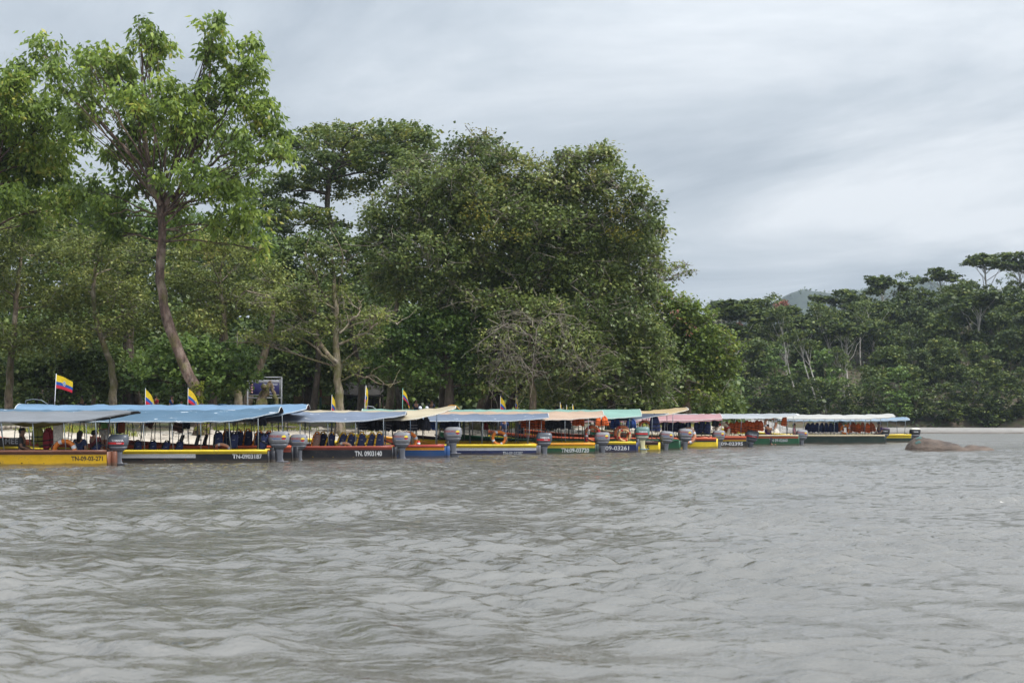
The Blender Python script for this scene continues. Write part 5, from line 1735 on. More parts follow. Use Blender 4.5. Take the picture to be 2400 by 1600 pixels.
vest('hang', 'blue', 1013, 991, 61.6, 'bright blue vest hanging left of the highest motor', sc=1.0)
for i, px in enumerate((1043, 1058, 1072)):
    vest('hang', 'navy', px, 990, 61.8, f'{ORD[i]} navy vest from the left above the highest motor', sc=1.0)
vest('hang', 'red', 1139, 998, 62.3, 'small red vest hanging left of the ring with white bands', sc=0.6)
for i, px in enumerate((1228, 1244, 1258, 1270)):
    vest('hang', 'orange', px, 989 + i, 64.2, f'{ORD[i]} orange vest from the left above the dark motor at the green boat', sc=0.95)
for i, px in enumerate((1284, 1299, 1314, 1330)):
    vest('hang', 'dark', px, 989, 64.3, f'{ORD[i]} black vest from the left under the peach canopy', sc=1.05)
for i, px in enumerate((1349, 1362, 1402, 1417)):
    vest('hang', 'orange', px, 985, 64.4, ['orange vest under the peach canopy, first after the black ones', 'orange vest under the peach canopy, second after the black ones', 'orange vest at the stern end of the peach canopy', 'orange vest just beyond the peach canopy end'][i], sc=0.85)
for i, px in enumerate((1436, 1446, 1474, 1484)):
    vest('hang', 'blue', px, 992, 66.6, f'{ORD[i]} blue vest from the left above the nested rings', sc=0.8)
vest('hang', 'navy', 1534, 990, 67.4, 'large navy vest dangling from the lifted end of the dark canopy', sc=1.45)
for i, px in enumerate((1560, 1573, 1586, 1599, 1612, 1634, 1646, 1658)):
    vest('hang', 'navy', px, 998 + (i % 2) * 3, 73.8, f'{ORD[i]} navy vest from the left in the row under the pink canopy', sc=1.1)
vest('hang', 'dark', 1677, 986, 75.3, 'dark vest hanging above the beige ring', sc=1.1)
for i, px in enumerate((1703, 1711, 1719, 1727, 1735, 1743, 1751, 1759, 1767, 1775, 1783)):
    vest('hang', 'orange', px, 1000 - i * 0.5 + (i % 3) * 2, 76.0, f'{ORD[i]} orange vest from the left in the long row right of the beige ring', sc=1.0)
vest('hang', 'orange', 1838, 985, 80.6, 'single orange vest dangling under the tip of the pale canopy', sc=1.1)
for i, px in enumerate((1893, 1904, 1915, 1926, 1937, 1948, 1959)):
    vest('hang', 'navy', px, 1001, 84.4, f'{ORD[i]} navy vest from the left in the long dark green boat', sc=1.0)
for i, px in enumerate((1970, 1990, 2000, 2011, 2022, 2033, 2044)):
    vest('hang', 'rust' if i % 2 == 0 else 'orange', px, 1000 + (i % 2) * 2, 84.5, f'{ORD[i]} orange or rusty vest from the left in the long dark green boat', sc=1.0)

# ------------------------------------------------------------------ flags
FL = [fabric('flag_yellow', (0.80, 0.56, 0.02), 0.7, 6, 0.3), fabric('flag_blue', (0.02, 0.10, 0.42), 0.7, 6, 0.3), fabric('flag_red', (0.58, 0.02, 0.045), 0.7, 6, 0.3)]
EM = [fabric('crest_white', (0.62, 0.62, 0.58), 0.7, 6), fabric('crest_brown', (0.20, 0.12, 0.06), 0.7, 6), fabric('crest_blue', (0.25, 0.45, 0.65), 0.7, 6)]


def flag(px, top, base, d, fly, hoist, droop, label, lean=0.0, rz=0.0, pole='ltgrey', down=1.1):
    p0 = P(px, base, d)
    p1 = P(px + lean, top, d)
    H = p1[2] - p0[2]
    root = thing('flag', label, 'flag', tuple(p0), 0, 'yellow blue and red flags flown from the boats')
    dxp = p1[0] - p0[0]
    pm = MB()
    pm.tube([(0, 0, -down), (dxp, 0, H + 0.05)], [0.016, 0.012], 6)
    pm.build('pole', hullpaint(pole), root)

    def S(u, v):                                            # u along the fly, v from the top down, 0..1
        u, v = np.asarray(u, float), np.asarray(v, float)
        a = droop * (0.75 + 0.5 * u) * (1 - 0.15 * v)
        x = dxp * (1 - v * hoist / H) + u * fly * np.cos(a) * (1 - 0.12 * u)
        z = H - v * hoist * (1 - 0.25 * u * np.sin(a)) - u * fly * np.sin(a)
        y = 0.09 * fly * np.sin(u * 7 + v * 1.6) * u
        return np.stack([x * np.cos(rz), y + x * np.sin(rz) * 0, z], -1)
    cm = MB()
    us = np.linspace(0, 1, 15)
    for i, (v0, v1) in enumerate(((0, 0.5), (0.5, 0.75), (0.75, 1.0))):
        vs = np.linspace(v0, v1, 4)
        U, V = np.meshgrid(us, vs, indexing='ij')
        cm.grid(S(U, V), i)
    cm.build('cloth', FL, root, smooth=True)
    em = MB()
    A = np.linspace(0, 2 * math.pi, 17)
    for i, (r0, r1) in enumerate(((0.0, 0.45), (0.45, 0.75), (0.75, 1.0))):
        G = np.stack([S(0.5 + 0.13 * r * np.cos(A) * hoist / fly * 1.2, 0.5 + 0.2 * r * np.sin(A)) for r in (r0, r1)])
        for off in (-0.008, 0.008):
            em.grid(G + np.array([0, off, 0]), [2, 1, 0][i])
    em.build('crest', EM, root)
    return root


flag(126, 878, 946, 54.2, 0.84, 0.55, 0.30, 'largest flag, flying out over the front of the light blue canopy', 6, pole='white')
flag(341, 912, 962, 57.0, 1.1, 0.66, 0.85, 'flag behind the blue canopy just left of the red shirt', 0)
flag(440, 910, 962, 63.0, 1.25, 0.68, 0.80, 'flag in front of the foot of the leaning tree', 1, down=2.3)
flag(776, 927, 968, 64.0, 0.85, 0.75, 1.12, 'mostly yellow flag in front of the lichen tree', 2)
flag(852, 905, 960, 66.0, 0.95, 0.8, 1.34, 'narrow drooping flag on a leaning pole before the dark shed', 6, pole='white')
flag(943, 912, 962, 67.8, 0.95, 0.5, 0.98, 'flag over the turquoise arch with two round lamps', 1, pole='turq')
flag(1172, 929, 968, 74.0, 1.1, 0.72, 1.0, 'flag over the mint canopy under the dry branches, the left of a close pair', 1)
flag(1207, 929, 968, 76.0, 0.85, 0.7, 1.3, 'narrow flag over the mint canopy, the right of a close pair', 2)
flag(1313, 944, 972, 74.0, 0.50, 0.46, 1.3, 'leftmost of the three tiny flags above the mint canopy', 0)
flag(1327, 950, 972, 74.2, 0.42, 0.42, 1.4, 'middle of the three tiny flags above the mint canopy', 1)
flag(1341, 948, 972, 73.8, 0.50, 0.46, 1.25, 'rightmost of the three tiny flags above the mint canopy', 1)

# ------------------------------------------------------------------ people
SKIN = paint('skin', (0.36, 0.19, 0.12), 0.55, 0.0)
HAIR = paint('black_hair', (0.010, 0.008, 0.008), 0.6, 0.0)
EYE = paint('eye_dark', (0.02, 0.015, 0.012), 0.3, 0.0)


def skin_mesh(name, J, E, R, mat, parent, sub=1):
    """Grow one continuous surface round a skeleton with the skin modifier."""
    me = bpy.data.meshes.new(name)
    me.from_pydata([tuple(j) for j in J], E, [])
    ob = bpy.data.objects.new(name, me)
    COL.objects.link(ob)
    ob.modifiers.new('skin', 'SKIN')
    for sv, r_ in zip(me.skin_vertices[0].data, R):
        sv.radius = (r_ if isinstance(r_, tuple) else (r_, r_))
    me.skin_vertices[0].data[0].use_root = True
    sb = ob.modifiers.new('smooth', 'SUBSURF')
    sb.levels = sub
    dg = bpy.context.evaluated_depsgraph_get()
    new = bpy.data.meshes.new_from_object(ob.evaluated_get(dg))
    ob.modifiers.clear()
    ob.data = new
    bpy.data.meshes.remove(me)
    new.materials.clear()
    new.materials.append(mat)
    new.polygons.foreach_set('use_smooth', np.ones(len(new.polygons), bool))
    ob.parent = parent
    return ob


def person(loc, label, pose='stand', face=0.0, shirt=(0.03, 0.04, 0.12), legs=(0.03, 0.035, 0.06), short=False, cap=None, s=1.0, long_hair=False, hands='side'):
    """Figure 1.72 m tall; loc is the ground or the seat's floor; face 0 looks along -Y (to the camera)."""
    root = thing('person', label, 'person', tuple(loc), face)
    root.scale = (s,) * 3
    hip = 0.92 if pose == 'stand' else 0.50
    b = hip - 0.92
    J = {'pel': (0, 0, 0.95 + b), 'bel': (0, 0.01, 1.10 + b), 'che': (0, 0.0, 1.30 + b), 'nec': (0, 0.01, 1.46 + b), 'hea': (0, -0.02, 1.60 + b), 'top': (0, -0.01, 1.67 + b)}
    for q, x in (('l', 1), ('r', -1)):
        J['sh' + q] = (0.18 * x, 0.01, 1.39 + b)
        if hands == 'side':
            J['el' + q] = (0.245 * x, 0.04, 1.12 + b)
            J['wr' + q] = (0.26 * x, -0.04, 0.88 + b)
        else:
            J['el' + q] = (0.25 * x, -0.03, 1.12 + b)
            J['wr' + q] = (0.13 * x, -0.30, 1.02 + b)
        w = np.array(J['wr' + q]) - np.array(J['el' + q])
        w /= np.linalg.norm(w)
        J['ha' + q] = tuple(np.array(J['wr' + q]) + w * 0.09)
        J['hi' + q] = (0.095 * x, 0, 0.90 + b)
        if pose == 'stand':
            J['kn' + q] = (0.105 * x, -0.015, 0.49)
            J['an' + q] = (0.11 * x, 0.02, 0.08)
            J['to' + q] = (0.125 * x, -0.15, 0.035)
        else:
            J['kn' + q] = (0.13 * x, -0.42, 0.50)
            J['an' + q] = (0.13 * x, -0.40, 0.08)
            J['to' + q] = (0.14 * x, -0.56, 0.035)
    RD = {'pel': (0.155, 0.105), 'bel': (0.14, 0.10), 'che': (0.165, 0.11), 'nec': (0.058, 0.06), 'hea': (0.078, 0.095), 'top': (0.06, 0.075)}
    for q in 'lr':
        RD.update({'sh' + q: 0.062, 'el' + q: 0.042, 'wr' + q: 0.028, 'ha' + q: (0.038, 0.018), 'hi' + q: 0.088, 'kn' + q: 0.058, 'an' + q: 0.04, 'to' + q: (0.038, 0.03)})
    ED = [('pel', 'bel'), ('bel', 'che'), ('che', 'nec'), ('nec', 'hea'), ('hea', 'top')]
    for q in 'lr':
        ED += [('che', 'sh' + q), ('sh' + q, 'el' + q), ('el' + q, 'wr' + q), ('wr' + q, 'ha' + q), ('pel', 'hi' + q), ('hi' + q, 'kn' + q), ('kn' + q, 'an' + q), ('an' + q, 'to' + q)]

    def grow(name, keys, edges, mat, f=1.0, add=0.0, J2=J):
        ix = {k: i for i, k in enumerate(keys)}
        R = [tuple(v * f + add for v in (RD[k] if isinstance(RD[k], tuple) else (RD[k], RD[k]))) for k in keys]
        return skin_mesh(name, [J2[k] for k in keys], [(ix[a], ix[c]) for a, c in edges if a in ix and c in ix], R, mat, root)
    body = grow('body', list(J), ED, SKIN)
    # face and fingers joined into the body mesh
    fm = MB()
    hz_ = 1.60 + b
    fm.loft([[(-0.012, -0.112, hz_ + 0.03), (0.012, -0.112, hz_ + 0.03), (0.008, -0.095, hz_ + 0.05), (-0.008, -0.095, hz_ + 0.05)], [(-0.018, -0.132, hz_ - 0.015), (0.018, -0.132, hz_ - 0.015), (0.014, -0.1, hz_ - 0.02), (-0.014, -0.1, hz_ - 0.02)]])
    for x in (-1, 1):
        fm.loft([sring(x * 0.083, 0.0, 0.012, 0.022, hz_ - 0.03 + dz_, 8) for dz_ in (0, 0.03, 0.055)])
    for q, x in (('l', 1), ('r', -1)):
        h_ = np.array(J['ha' + q])
        w = h_ - np.array(J['wr' + q])
        w /= np.linalg.norm(w)
        sd = np.array([0, 1.0, 0]) if hands == 'side' else np.array([1.0, 0, 0])
        inw = np.array([-x, 0, 0]) if hands == 'side' else np.array([0, 0, -1.0])
        for k, ln in enumerate((0.068, 0.078, 0.072, 0.056)):
            a0 = h_ + sd * (k - 1.5) * 0.019
            fm.tube([a0, a0 + w * ln * 0.55, a0 + w * ln + inw * 0.018], [0.0095, 0.009, 0.007], 5)
        t0 = np.array(J['wr' + q]) + w * 0.035 - sd * 0.03
        fm.tube([t0, t0 + w * 0.035 - sd * 0.025 + inw * 0.01, t0 + w * 0.07 - sd * 0.03 + inw * 0.02], [0.012, 0.011, 0.008], 5)
    import bmesh
    bm = bmesh.new()
    bm.from_mesh(body.data)
    tmp = fm.mesh('face', SKIN, True)
    bm.from_mesh(tmp)
    bm.to_mesh(body.data)
    bm.free()
    for x in (-1, 1):
        ey = MB()
        ey.loft([sring(x * 0.032, -0.104, 0.013, 0.012, hz_ + 0.02 + dz_, 6, 2) for dz_ in (-0.006, 0, 0.006)])
        ey.build('eye', EYE, root)
    mo = MB()
    mo.box((0, -0.104, hz_ - 0.048), (0.05, 0.012, 0.012))
    mo.build('mouth', paint('lips', (0.20, 0.07, 0.055), 0.5, 0.0), root)
    sl = 'el'
    keys = ['pel', 'bel', 'che', 'shl', 'ell', 'shr', 'elr']
    J2 = dict(J)
    for q in 'lr':
        J2['el' + q] = tuple(np.array(J['sh' + q]) * 0.25 + np.array(J['el' + q]) * 0.75)
    grow('shirt', keys, ED, fabric('shirt_%d' % len(bpy.data.objects), shirt), 1.06, 0.012, J2)
    J3 = dict(J)
    keys = ['pel', 'hil', 'knl', 'hir', 'knr'] + ([] if short else ['anl', 'anr'])
    if short:
        for q in 'lr':
            J3['kn' + q] = tuple(np.array(J['hi' + q]) * 0.12 + np.array(J['kn' + q]) * 0.88)
    else:
        for q in 'lr':
            J3['an' + q] = tuple(np.array(J['an' + q]) + np.array([0, 0, 0.03]))
    grow('shorts' if short else 'trousers', keys, ED, fabric('legs_%d' % len(bpy.data.objects), legs), 1.05, 0.012, J3)
    hm = MB()
    hr = []
    for k in range(6):
        a = k / 5 * math.pi * 0.56
        lo = -0.01
        hr.append([(0.097 * max(0.05, math.sin(math.pi / 2 - a * 0.999 + 0.0)) * math.cos(t) if False else 0.095 * math.cos(a) * math.cos(t), 0.012 + 0.112 * math.cos(a) * math.sin(t), hz_ + lo + (0.02 if math.sin(t) > -0.2 else 0.055) * math.cos(a) + 0.125 * math.sin(a)) for t in np.linspace(0, 2 * math.pi, 14, endpoint=False)])
    hm.loft(hr)
    hm.loft([sring(0, 0.055, 0.085, 0.055, hz_ + z_, 12, 2.2) for z_ in ((-0.26, -0.1, 0.05) if long_hair else (-0.05, 0.0, 0.06))])
    hm.build('hair', HAIR, root, smooth=True)
    if cap:
        cm = MB()
        cm.loft([sring(0, 0.0, 0.105, 0.118, hz_ + 0.06, 16, 2.2), sring(0, 0.0, 0.115, 0.13, hz_ + 0.10, 16, 2.2), sring(0, 0.0, 0.10, 0.11, hz_ + 0.145, 16, 2.2), sring(0, 0.0, 0.04, 0.05, hz_ + 0.155, 16, 2.2)])
        cm.loft([sring(0, -0.14, 0.08, 0.055, hz_ + 0.055, 12, 2.2), sring(0, -0.14, 0.08, 0.055, hz_ + 0.068, 12, 2.2)])
        cm.build('cap', fabric('cap_%d' % len(bpy.data.objects), cap), root, smooth=True)
        bd = MB()
        bd.box((0, -0.132, hz_ + 0.10), (0.05, 0.012, 0.04))
        bd.build('badge', EM[0], root)
    return root


def on_ground(px, d):
    x = (px - 1200) / F * d
    return (x, d, float(ground_z(x, d)))


def in_boat(px, d, z):
    return ((px - 1200) / F * d, d, z)


person(in_boat(55, 49.3, -0.14), 'seated man in a dark grey shirt in the yellow boat, looking right', 'sit', 1.7, (0.045, 0.046, 0.052), hands='front', s=1.22)
person(in_boat(190, 49.5, -0.17), 'black haired passenger in navy seen from behind in the yellow boat', 'sit', 2.9, (0.03, 0.045, 0.12), long_hair=True, s=1.15)
person(in_boat(224, 49.7, -0.14), 'passenger in dark red beside the man in green', 'sit', 2.4, (0.16, 0.012, 0.018), hands='front', s=1.15)
person(in_boat(248, 52.3, 0.33), 'standing man in green shirt and white shorts, his head hidden by the canopy', 'stand', 2.7, (0.14, 0.38, 0.12), (0.74, 0.76, 0.78), True, s=1.02)
person(on_ground(193, 86), 'officer in navy uniform and peaked cap standing on the bank', 'stand', 0.2, (0.018, 0.022, 0.05), cap=(0.012, 0.014, 0.03))
person(on_ground(366, 87), 'person in a red shirt on the bank behind a flag', 'stand', 2.6, (0.40, 0.015, 0.03))
person(on_ground(403, 86), 'person in a bright blue shirt on the bank left of the leaning tree', 'stand', 1.4, (0.015, 0.06, 0.26), long_hair=True)
person(on_ground(426, 85), 'child in a teal shirt on the bank beside the leaning tree', 'stand', 0.6, (0.04, 0.20, 0.22), s=0.82)
person(on_ground(975, 90), 'man in navy on the bank right of the flag with the lamps', 'stand', 0.5, (0.02, 0.03, 0.075))
person(on_ground(1012, 90), 'man in a grey blue shirt on the bank left of the yellow arch rail', 'stand', -0.5, (0.09, 0.12, 0.20))
person(in_boat(1183, 73.8, 0.05), 'person in blue jeans behind the ring with white bands, left one', 'stand', 3.0, (0.03, 0.05, 0.16), (0.03, 0.055, 0.14))
person(in_boat(1219, 73.9, 0.05), 'person in dark jeans behind the ring with white bands, right one', 'stand', 2.5, (0.02, 0.03, 0.07), (0.02, 0.035, 0.09))
person(in_boat(1798, 80.6, 0.0), 'passenger in purple under the pinkish ring', 'sit', 0.6, (0.10, 0.02, 0.16), hands='front')
person(in_boat(1860, 83.8, 0.02), 'passenger in pink beside a yellow post', 'sit', 1.2, (0.60, 0.24, 0.32), hands='front')
person(in_boat(2060, 84.6, 0.08), 'boatman in purple at the stern of the long dark green boat', 'sit', -1.2, (0.09, 0.05, 0.15), hands='front', cap=(0.07, 0.04, 0.11))

# ------------------------------------------------------------------ other loads in the boats
p = P(137, 1003, 48.9)
tw = thing('towel', 'white towel with a thin stripe hung over a cord in the yellow boat', 'towel', tuple(p))
m = MB()
us, vs = np.linspace(-0.19, 0.17, 10), np.linspace(0.12, -0.60, 14)
U, V = np.meshgrid(us, vs, indexing='ij')
G = np.stack([U + 0.05 * (V - 0.1) * -0.6, 0.02 * np.sin(U * 30) * (0.2 - V) - 0.03, V + 0.05 * U], -1)
m.grid(G)
m.grid(G[::-1] + np.array([0, 0.05, 0.03]))
m.build('cloth', fabric('towel_white', (0.62, 0.58, 0.52), 0.9), tw, smooth=True)
m = MB()
m.grid(G[:, 11:12].repeat(2, 1) + np.array([[[0, -0.006, 0]], [[0, -0.006, 0]]]).reshape(1, 2, 3) * 1 + np.array([[0, 0, 0.012], [0, 0, -0.012]])[None])
m.build('stripe', fabric('towel_stripe', (0.2, 0.2, 0.22)), tw)

p = P(284, 1000, 52.9)
bp = thing('backpack', 'orange and blue backpack hanging above the dark motor of the yellow boat', 'backpack', tuple(p))
m = MB()
slab(m, (0.03, -0.05, -0.25), 0.30, 0.50, 0.20)
m.build('front_pocket', fabric('pack_orange', (0.40, 0.11, 0.04)), bp, smooth=True)
m = MB()
slab(m, (-0.10, 0.05, -0.28), 0.26, 0.56, 0.2)
m.build('body', fabric('pack_blue', (0.02, 0.05, 0.16)), bp, smooth=True)
m = MB()
for x in (-0.08, 0.12):
    m.tube([(x, 0, -0.25), (x + 0.01, 0, -0.5)], 0.014, 4)
m.tube([(0, 0, 0.24), (0.01, 0, 0.38)], 0.014, 4)
m.build('strap', STR['black'], bp)

p = P(98, 984, 48.9)
tb = thing('tarp', 'olive tarp slung under the grey canopy of the yellow boat', 'tarp', tuple(p))
m = MB()
xs_ = np.linspace(-1.15, 1.2, 22)
A = np.linspace(0.0, math.pi, 9)
dep = 0.30 * np.clip(1 - (xs_ / 1.25) ** 2, 0.02, 1) ** 0.7
m.grid(np.stack([np.stack([np.full(9, x), 0.34 * np.cos(A), 0.02 - dd * np.sin(A) + 0.02 * np.sin(x * 9 + A * 3) + 0.04 * x], -1) for x, dd in zip(xs_, dep)]))
m.build('cloth', fabric('olive_tarp', (0.16, 0.14, 0.03), 0.7, 5), tb, smooth=True)
m = MB()
for y in (-0.34, 0.34):
    m.tube(np.stack([xs_, np.full(22, y), 0.02 + 0.04 * xs_], -1), 0.012, 4)
m.build('cord', STR['grey'], tb)

p = P(24, 1036, 50.2)
bd = thing('name_board', 'dark board with white letters MEE at the left edge of the photo', 'sign', tuple(p))
m = MB()
m.bevel_box((0, 0, 0), (0.9, 0.04, 0.36), 0.01)
m.build('board', hullpaint('black'), bd)
m = MB()
V, T = text_geo('MEE', 0.30)
m.add(V + np.array([0.06, -0.026, 0.03]), None, T)
m.build('lettering', D_WHT, bd)
m = MB()
m.box((0.1, -0.023, -0.15), (0.68, 0.01, 0.045))
m.build('stripe', hullpaint('yellow2'), bd)

for px, py, d, lab in ((1150, 0, 0, None), (1374, 1024, 65.0, 'red fire extinguisher beside the coral ring behind the silvery motor'), (981, 1042, 57.2, 'small red and white canister beside the bright orange ring')):
    if lab is None:
        continue
    p = P(px, py, d)
    fe = thing('fire_extinguisher', lab, 'extinguisher', tuple(p), 0, 'extinguishers on the boats')
    m = MB()
    m.loft([sring(0, 0, 0.075, 0.075, z, 12, 2) for z in (-0.22, -0.2, 0.12)] + [sring(0, 0, 0.045, 0.045, 0.18, 12, 2)])
    m.build('cylinder_body', D_RED, fe, smooth=True)
    m = MB()
    m.loft([sring(0, 0, 0.078, 0.078, z, 12, 2) for z in (0.0, 0.1)])
    m.build('paper_band', D_WHT, fe, smooth=True)
    m = MB()
    m.tube([(0, 0, 0.17), (0, 0, 0.26), (0.06, 0, 0.27)], 0.02, 6)
    m.build('valve', M_BLK, fe)

# ------------------------------------------------------------------ on the bank
# notice board
d = 80.0
x0, x1 = P(591, 0, d)[0], P(669, 0, d)[0]
zt, zg_ = P(0, 884, d)[2], float(ground_z(x1, d))
sg = thing('notice_board', 'large blue notice board with white lettering in a white pipe frame', 'sign', ((x0 + x1) / 2, d, zg_))
hw, Ht = (x1 - x0) / 2, zt - zg_
wp = paint('white_pipe', (0.34, 0.35, 0.38), 0.5, 0.3)
for s in (-1, 1):
    m = MB()
    m.tube([(s * hw, 0, -0.3), (s * hw, 0, Ht)], 0.05, 8)
    m.build('post', wp, sg)
for z in (Ht, P(0, 932, d)[2] - zg_):
    m = MB()
    m.tube([(-hw, 0, z), (hw, 0, z)], 0.042, 8)
    m.build('crossbar', wp, sg)
zp1, zp0 = P(0, 897, d)[2] - zg_, P(0, 924, d)[2] - zg_
zh = P(0, 890, d)[2] - zg_
m = MB()
m.bevel_box((0, 0, (zp1 + zp0) / 2), (hw * 2 - 0.28, 0.05, zp1 - zp0), 0.01)
m.build('panel', paint('sign_indigo', (0.022, 0.020, 0.13), 0.5, 0.2), sg)
m = MB()
m.bevel_box((0, 0, (zp1 + zh) / 2 + 0.003), (hw * 2 - 0.28, 0.045, zh - zp1 - 0.006), 0.008)
m.build('header', paint('sign_pale', (0.42, 0.43, 0.48), 0.5, 0.3), sg)
m = MB()
for a in ((-hw + 0.1, zp0 - 0.03), (hw - 0.1, zp0 - 0.03)):
    m.box((a[0], 0, (zp0 + zh) / 2), (0.05, 0.07, zh - zp0 + 0.1))
m.box((0, 0, zp0 - 0.04), (hw * 2 - 0.2, 0.07, 0.05))
m.build('panel_frame', wp, sg)
for s, xx, fz, sz in (('EN LIBERTAD', 0.36, 0.86, 0.15), ('LOS MONOS', 0.20, 0.60, 0.15), ('TURISTAS', 0.30, 0.18, 0.13)):
    m = MB()
    V, T = text_geo(s, sz)
    m.add(V + np.array([xx, -0.031, zp0 + (zp1 - zp0) * fz]), None, T)
    m.build('lettering', D_WHT, sg)
for fz in (0.86, 0.62, 0.40, 0.18):
    m = MB()
    m.box((-hw + 0.26, -0.03, zp0 + (zp1 - zp0) * fz), (0.14, 0.012, 0.11))
    m.build('symbol', paint('sign_symbol', (0.50, 0.28, 0.25), 0.5, 0.2), sg)

# driftwood stump shaped like an arch
d = 76.0
c = P(622, 1005, d)
zg_ = float(ground_z(c[0], d))
st = thing('driftwood_stump', 'upended mossy driftwood stump forming an arch in front of the notice board', 'driftwood', (c[0], d, zg_))


def pxp(px, py, dd=0.0):
    q = P(px, py, d + dd)
    return q - np.array([c[0], d, zg_])


dm = MB()
rs = np.random.default_rng(3)
for pts, r0_, r1_ in (([(598, 1000), (606, 960), (612, 935), (622, 910), (632, 897)], 0.40, 0.10), ([(614, 1000), (617, 955), (622, 925), (630, 905), (634, 893)], 0.30, 0.07), ([(648, 990), (648, 955), (645, 930), (638, 910), (632, 896)], 0.17, 0.08), ([(640, 990), (641, 960), (646, 935)], 0.14, 0.05), ([(600, 985), (625, 968), (650, 960)], 0.16, 0.1), ([(622, 910), (614, 905), (617, 899)], 0.16, 0.04)):
    pp = np.array([pxp(a, b_, rs.normal(0, 0.15)) for a, b_ in pts])
    q = np.linspace(0, 1, 12)
    s_ = np.linspace(0, 1, len(pp))
    pl = np.stack([np.interp(q, s_, pp[:, i]) for i in range(3)], 1)
    pl[1:-1] += rs.normal(size=(10, 3)) * 0.035
    dm.tube(pl, np.linspace(r0_, r1_, 12) * (1 + 0.15 * rs.normal(size=12)), 9)
dm.build('wood', barkmat('driftwood', (0.15, 0.105, 0.07), (0.30, 0.24, 0.18), (0.10, 0.11, 0.02), 0.45, 0.6, 3.0), st, smooth=True)
rt = MB()
for i in range(9):
    a = rs.uniform(0, 6.28)
    rt.tube(bend(np.array([0.3 * math.cos(a), 0.3 * math.sin(a), 0.5]), np.array([1.5 * math.cos(a), 1.1 * math.sin(a), 0.0]), rs, 7, 0.1, 0.15), np.linspace(0.13, 0.03, 7), 6)
rt.build('roots', barkmat('driftwood_root', (0.24, 0.18, 0.125), (0.36, 0.31, 0.25), (0.1, 0.1, 0.02), 0.4, 0.3, 1.6), st, smooth=True)

# blue barrel
d = 84.0
c = on_ground(522, d)
br = thing('barrel', 'blue plastic barrel standing on the bank right of the leaning tree', 'barrel', c)
br.scale = (1.0, 1.0, 1.2)
bm_ = paint('barrel_blue', (0.015, 0.12, 0.32), 0.45, 0.2)
m = MB()
m.loft([sring(0, 0, r_, r_, z, 20, 2) for z, r_ in ((0, 0.26), (0.05, 0.28), (0.28, 0.285), (0.30, 0.30), (0.33, 0.285), (0.6, 0.285), (0.62, 0.30), (0.65, 0.285), (0.88, 0.28), (0.93, 0.25))])
m.build('drum', bm_, br, smooth=True)
m = MB()
m.loft([sring(0, 0, r_, r_, z, 20, 2) for z, r_ in ((0.90, 0.29), (0.96, 0.29), (0.97, 0.2))])
m.build('lid', bm_, br, smooth=True)

# bamboo fence
d = 93.0
bam = paint('bamboo', (0.33, 0.20, 0.12), 0.7, 0.4)
for x0p, x1p, lab in ((690, 709, 'short bamboo fence panel right of the notice board'), (727, 775, 'longer bamboo fence panel left of the lichen tree')):
    a, e_ = on_ground(x0p, d), on_ground(x1p, d)
    wd = e_[0] - a[0]
    fc = thing('bamboo_fence', lab, 'fence', a, 0, 'bamboo fence panels on the bank')
    h = 0.85
    z0 = P(0, 948, d)[2] - a[2]
    sm = MB()
    for i in range(int(wd / 0.075)):
        x = 0.04 + i * 0.075
        sm.tube([(x, 0, z0 + rs.uniform(-0.03, 0.03)), (x + rs.normal(0, 0.008), 0, z0 + 0.62 + rs.uniform(-0.05, 0.04))], 0.026, 5)
    kind(sm.build('slats', bam, fc), 'stuff')
    for z in (z0 + 0.1, z0 + 0.55):
        m = MB()
        m.tube([(-0.05, 0.035, z), (wd + 0.05, 0.035, z)], 0.03, 6)
        m.build('rail', bam, fc)
    for x in (0.0, wd):
        m = MB()
        m.tube([(x, 0.05, -0.2), (x, 0.05, z0 + 0.7)], 0.06, 7)
        m.build('post', BARK['dark'], fc)
c = on_ground(752, 92.5)
po = thing('painted_post', 'post painted rust above and green below in the longer bamboo fence', 'post', c)
for nm, z0, z1, mm in (('lower_length', -0.2, P(0, 930, 92.5)[2] - c[2], hullpaint('postgreen')), ('upper_length', P(0, 930, 92.5)[2] - c[2], P(0, 905, 92.5)[2] - c[2], paint('rust_paint', (0.24, 0.085, 0.04), 0.6, 0.3))):
    m = MB()
    m.tube([(0, 0, z0), (0, 0, z1)], 0.085, 8)
    m.build(nm, mm, po)


def hut(px, d, wpx, hpx_top, label, roofc, wallc):
    c = on_ground(px, d)
    w = wpx / F * d
    ht = P(px, hpx_top, d)[2] - c[2]
    o = thing('shelter', label, 'hut', c, 0, 'shelters under the trees')
    for sx in (-1, 1):
        for sy in (-1, 1):
            m = MB()
            m.tube([(sx * w * 0.42, sy * 1.2, -0.2), (sx * w * 0.42, sy * 1.2, ht * 0.72)], 0.07, 7)
            m.build('post', BARK['dark'], o)
    for s in (-1, 1):
        m = MB()
        n = 12
        xs_ = np.linspace(-w / 2, w / 2, n)
        G = []
        for f in np.linspace(0, 1, 6):
            G.append(np.stack([xs_, np.full(n, s * (1.75 * (1 - f))), np.full(n, ht * 0.68 + f * ht * 0.32) + rs.normal(0, 0.02, n)], 1))
        m.grid(np.array(G))
        m.grid(np.array(G)[::-1] - np.array([0, 0, 0.1]))
        m.build('roof_slope', roofc, o)
    if wallc:
        for i in range(int(w * 0.84 / 0.3)):
            m = MB()
            m.bevel_box((-w * 0.42 + 0.15 + i * 0.3, 1.2, ht * 0.36), (0.285, 0.03, ht * 0.70), 0.006)
            m.build('plank', wallc, o)
    return o


